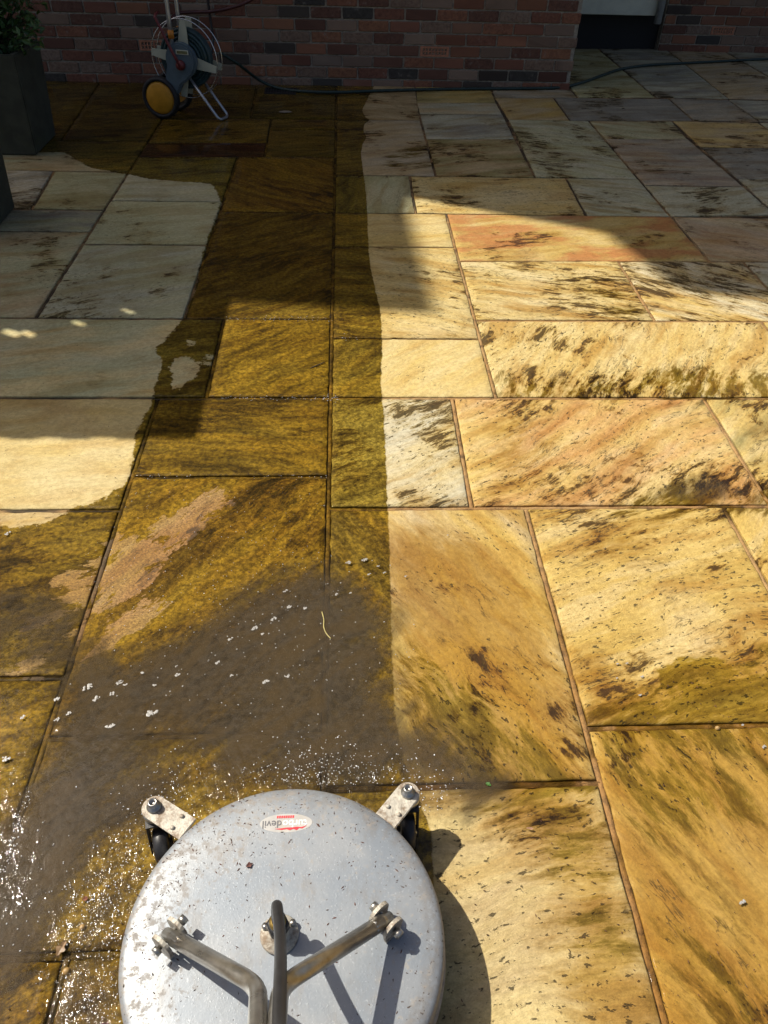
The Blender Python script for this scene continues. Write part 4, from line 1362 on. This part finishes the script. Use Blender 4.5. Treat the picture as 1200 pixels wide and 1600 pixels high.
for u, v, s in big:
    if u > 620: s *= .6
    n_ = 5 + int(s)
    for _ in range(n_):
        a_r, a_t = math.sqrt(r.random()), r.uniform(0, 6.28)
        p = gp(u + a_r * s * .75 * math.cos(a_t), v + a_r * s * .38 * math.sin(a_t) - .25 * s * math.cos(a_t) * a_r, .0044)
        k = r.uniform(.0008, .0026) * (.6 + s / 14)
        blob(fm, p, k, k * .85, k * .12, r.uniform(0, 3), 9, 2, .3)
for _ in range(260):
    u, v = r.gauss(400, 130), r.gauss(1000, 75)
    if not (90 < u < 680 and 860 < v < 1200): continue
    p = gp(u, v, .0045); k = r.uniform(.0006, .0020)
    blob(fm, p, k, k * .8, k * .35, r.uniform(0, 3), 7, 2, .3)
tag(fm.obj('foam', FOAM), 'white flecks of foam floating on the muddy water', 'foam', kind='stuff')

# water spray thrown out by the cleaner, plus white flecks standing in for sun glints
DROP = NT('spray_glint_drop'); DROP.set(color=(.75, .77, .80), rough=.12, spec=.6); DROP = DROP.m
dm = MB()
for _ in range(1150):
    q = r.random()
    if q < .36:
        u, v = r.gauss(520, 75), 1226 - abs(r.gauss(0, 30)); zz = r.uniform(.006, .035)
    elif q < .62:  # low branches from here: pale flecks in place of sun glints
        u = r.uniform(0, 1); u, v = 130 + 170 * u + r.gauss(0, 26), 1420 - 220 * u + r.gauss(0, 34); zz = .005
    elif q < .80:
        u, v = r.uniform(90, 190), r.uniform(1380, 1600); zz = .004
    elif q < .86:
        u = r.random(); u, v = 45 - 40 * u + r.gauss(0, 4), 1235 + 130 * u; zz = .005
    elif q < .93:
        u, v = r.gauss(60, 60), r.gauss(1400, 80); zz = .005
    else:
        u, v = r.gauss(675, 18), 1235 + r.gauss(0, 18); zz = r.uniform(.006, .03)
    p = gp(u, v, zz)
    if (Vector((p.x - DX, p.y - DY)).length) < .262: continue
    k = r.uniform(.0004, .0010) * (1.5 if r.random() < .1 else 1)
    blob(dm, p, k, k * r.uniform(1, 1.8), k, r.uniform(0, 3), 6, 2, .1)
for u0, u1, v0, n in ((345, 520, 498, 60), (345, 520, 622, 60), (505, 530, 622, 30), (215, 300, 745, 16), (380, 510, 745, 16), (518, 560, 528, 10)):  # pale flecks imitate sparkle along the wet joints
    for _ in range(n):
        p = gp(r.uniform(u0, u1), v0 + r.gauss(0, 2.5), .003); k = r.uniform(.0004, .0011)
        blob(dm, p, k, k * r.uniform(1, 1.8), k * .6, r.uniform(0, 3), 6, 2, .1)
for _ in range(260):  # scattered glint flecks over the wet slab
    p = gp(r.uniform(120, 510), r.uniform(760, 960), .0025); k = r.uniform(.0003, .0008)
    blob(dm, p, k, k * r.uniform(1, 1.6), k * .6, r.uniform(0, 3), 6, 2, .1)
tag(dm.obj('spray_and_glints', DROP), 'water spray around the cleaner rim and white flecks standing in for glints', 'water spray', kind='stuff')

# small leaf crumbs and grit: on the lid and on the slabs
CRUMB = NT('leaf_crumb'); ri = CRUMB.n('NewGeometry').outputs['Random Per Island']
CRUMB.set(color=CRUMB.mix(ri, (.028, .018, .012), (.12, .045, .03)), rough=.7); CRUMB = CRUMB.m


def crumb(mb_, c, L, W, ang, h=.0006):
    d = Vector((math.cos(ang), math.sin(ang), 0)); s = Vector((-d.y, d.x, 0)); c = Vector(c)
    v = [c - d * L, c + s * W * r.uniform(.4, 1) + d * L * r.uniform(-.4, .4), c + d * L, c - s * W * r.uniform(.4, 1) + d * L * r.uniform(-.4, .4), c + Vector((0, 0, h + r.uniform(0, h)))]
    mb_.add(v, [(0, 3, 4), (3, 2, 4), (2, 1, 4), (1, 0, 4)])


lm = MB()
for _ in range(430):
    q = r.random()
    if q < .55:
        th = r.gauss(math.radians(125), .75); rr = .248 - abs(r.gauss(0, .055))
    else:
        th = r.uniform(0, 2 * math.pi); rr = .245 * math.sqrt(r.random())
    if rr < 0: continue
    x, y = rr * math.cos(th), rr * math.sin(th)
    z = ZT + .003 - (.0015 * (rr / .17) ** 2 if rr < .17 else .0015 + .0022 * ((rr - .17) / .066) ** 2)
    k = r.uniform(.0006, .0022) * (1.6 if r.random() < .08 else 1)
    crumb(lm, (x, y, z), k * r.uniform(1, 2), k * .7, r.uniform(0, 3.1))
o = lm.obj('leaf_crumbs', CRUMB); o.location = (DX, DY, 0)
tag(o, 'brown crumbs of leaf and dirt scattered over the steel lid', 'debris', kind='stuff')

gm_ = MB()
for _ in range(1500):
    u, v = r.uniform(-20, 1220), r.uniform(430, 1600)
    p = gp(u, v, .0018)
    if (Vector((p.x - DX, p.y - DY)).length) < .26: continue
    k = r.uniform(.0006, .0020)
    crumb(gm_, p, k * r.uniform(1, 2.2), k * .7, r.uniform(0, 3.1), .0007)
for u0, v0, n, su, sv in ((430, 498, 90, 60, 3), (430, 622, 60, 70, 3), (518, 622, 40, 12, 8), (516, 510, 25, 8, 10), (450, 870, 110, 60, 50), (250, 745, 30, 40, 3), (1090, 1080, 20, 30, 12)):
    for _ in range(n):
        p = gp(r.gauss(u0, su), r.gauss(v0, sv), .002); k = r.uniform(.0008, .0022)
        crumb(gm_, p, k * r.uniform(1, 2), k * .8, r.uniform(0, 3.1), .0012)
tag(gm_.obj('grit', CRUMB), 'dark grit and plant crumbs lying on the stone slabs', 'debris', kind='stuff')

# single larger bits
STRAW = plain('straw', (.50, .42, .16), .6)
mb = MB(); mb.tube(spline([gp(503, 956, .006), gp(506, 968, .0065), (gp(506, 980, .006)), gp(510, 990, .006), gp(517, 998, .006)], 6), .0011, 6)
tag(mb.obj('grass_stem', STRAW), 'pale curled grass stem floating on the muddy water', 'stem')


def leaf(name, label, u, v, z, L, W, ang, col, base=None):
    p = base if base is not None else gp(u, v, z)
    n = 8; top = []; bot = []
    for k in range(n + 1):
        t = k / n; w = W * math.sin(math.pi * t) ** .7 * r.uniform(.55, 1.5)
        zz = .0012 * math.sin(math.pi * t) + .0006
        top.append((L * (t - .5), w, zz + .0008)); bot.append((L * (t - .5), -w, zz + .0006))
    mid_ = [(L * (k / n - .5), 0, .0008 * math.sin(math.pi * k / n)) for k in range(n + 1)]
    m = MB(); m.add(top + mid_ + bot, [(k, k + 1, n + 2 + k, n + 1 + k) for k in range(n)] + [(n + 1 + k, n + 2 + k, 2 * n + 3 + k, 2 * n + 2 + k) for k in range(n)], True)
    o = m.obj(name, plain(name + '_mat', col, .5, 0, .3, 200)); o.location = p; o.rotation_euler = (0, 0, ang)
    bm = bmesh.new(); bm.from_mesh(o.data)
    bmesh.ops.solidify(bm, geom=bm.faces[:], thickness=.0003); bm.to_mesh(o.data); bm.free()
    o.data.polygons.foreach_set('use_smooth', [False] * len(o.data.polygons))
    return tag(o, label, 'leaf')


leaf('leaf', 'crumpled reddish brown leaf scrap lying on the steel lid', 0, 0, 0, .012, .0035, .4, (.12, .05, .04), gp(390, 1352, ZT + .003))
leaf('leaf', 'wet orange brown leaf by the joint left of the cleaner', 96, 1482, .004, .026, .006, 1.2, (.20, .12, .055))
leaf('leaf', 'small green leaf on wet stone ahead of the right caster', 763, 1226, .004, .012, .0035, -.6, (.06, .16, .03))
leaf('leaf', 'curled pale pink leaf on the wet stone slab', 828, 1295, .004, .014, .003, -.2, (.45, .27, .17))
leaf('leaf', 'small orange red leaf beside the left of the cleaner', 133, 1405, .004,   .010, .0035, .2, (.20, .075, .04))
leaf('leaf', 'pale dry leaf on dark slab near the floor drain', 446, 175, .004, .09, .022, .1, (.30, .26, .20))
PEB = plain('ochre_pebble', (.38, .24, .09), .5)
for u, v, s, lb in ((104, 1518, 6, 'round ochre pebble in the joint left of the cleaner'), (129, 1449, 5, 'brown pebble on wet stone left of the cleaner lid'), (1121, 1138, 5, 'pale yellow pebble in the wide wet joint')):
    m = MB(); blob(m, (0, 0, 0), s * .0011, s * .001, s * .0011, 0, 14, 5, .06)
    o = m.obj('pebble', PEB); o.location = gp(u, v, .001); tag(o, lb, 'pebble')
TW = plain('twig', (.05, .035, .02), .8)
m = MB(); m.tube([gp(485, 575, .003), gp(495, 571, .004), gp(507, 566, .004)], [.0012, .002, .0018], 6)
tag(m.obj('twig', TW), 'short dark twig lying on the golden wet slab', 'twig')
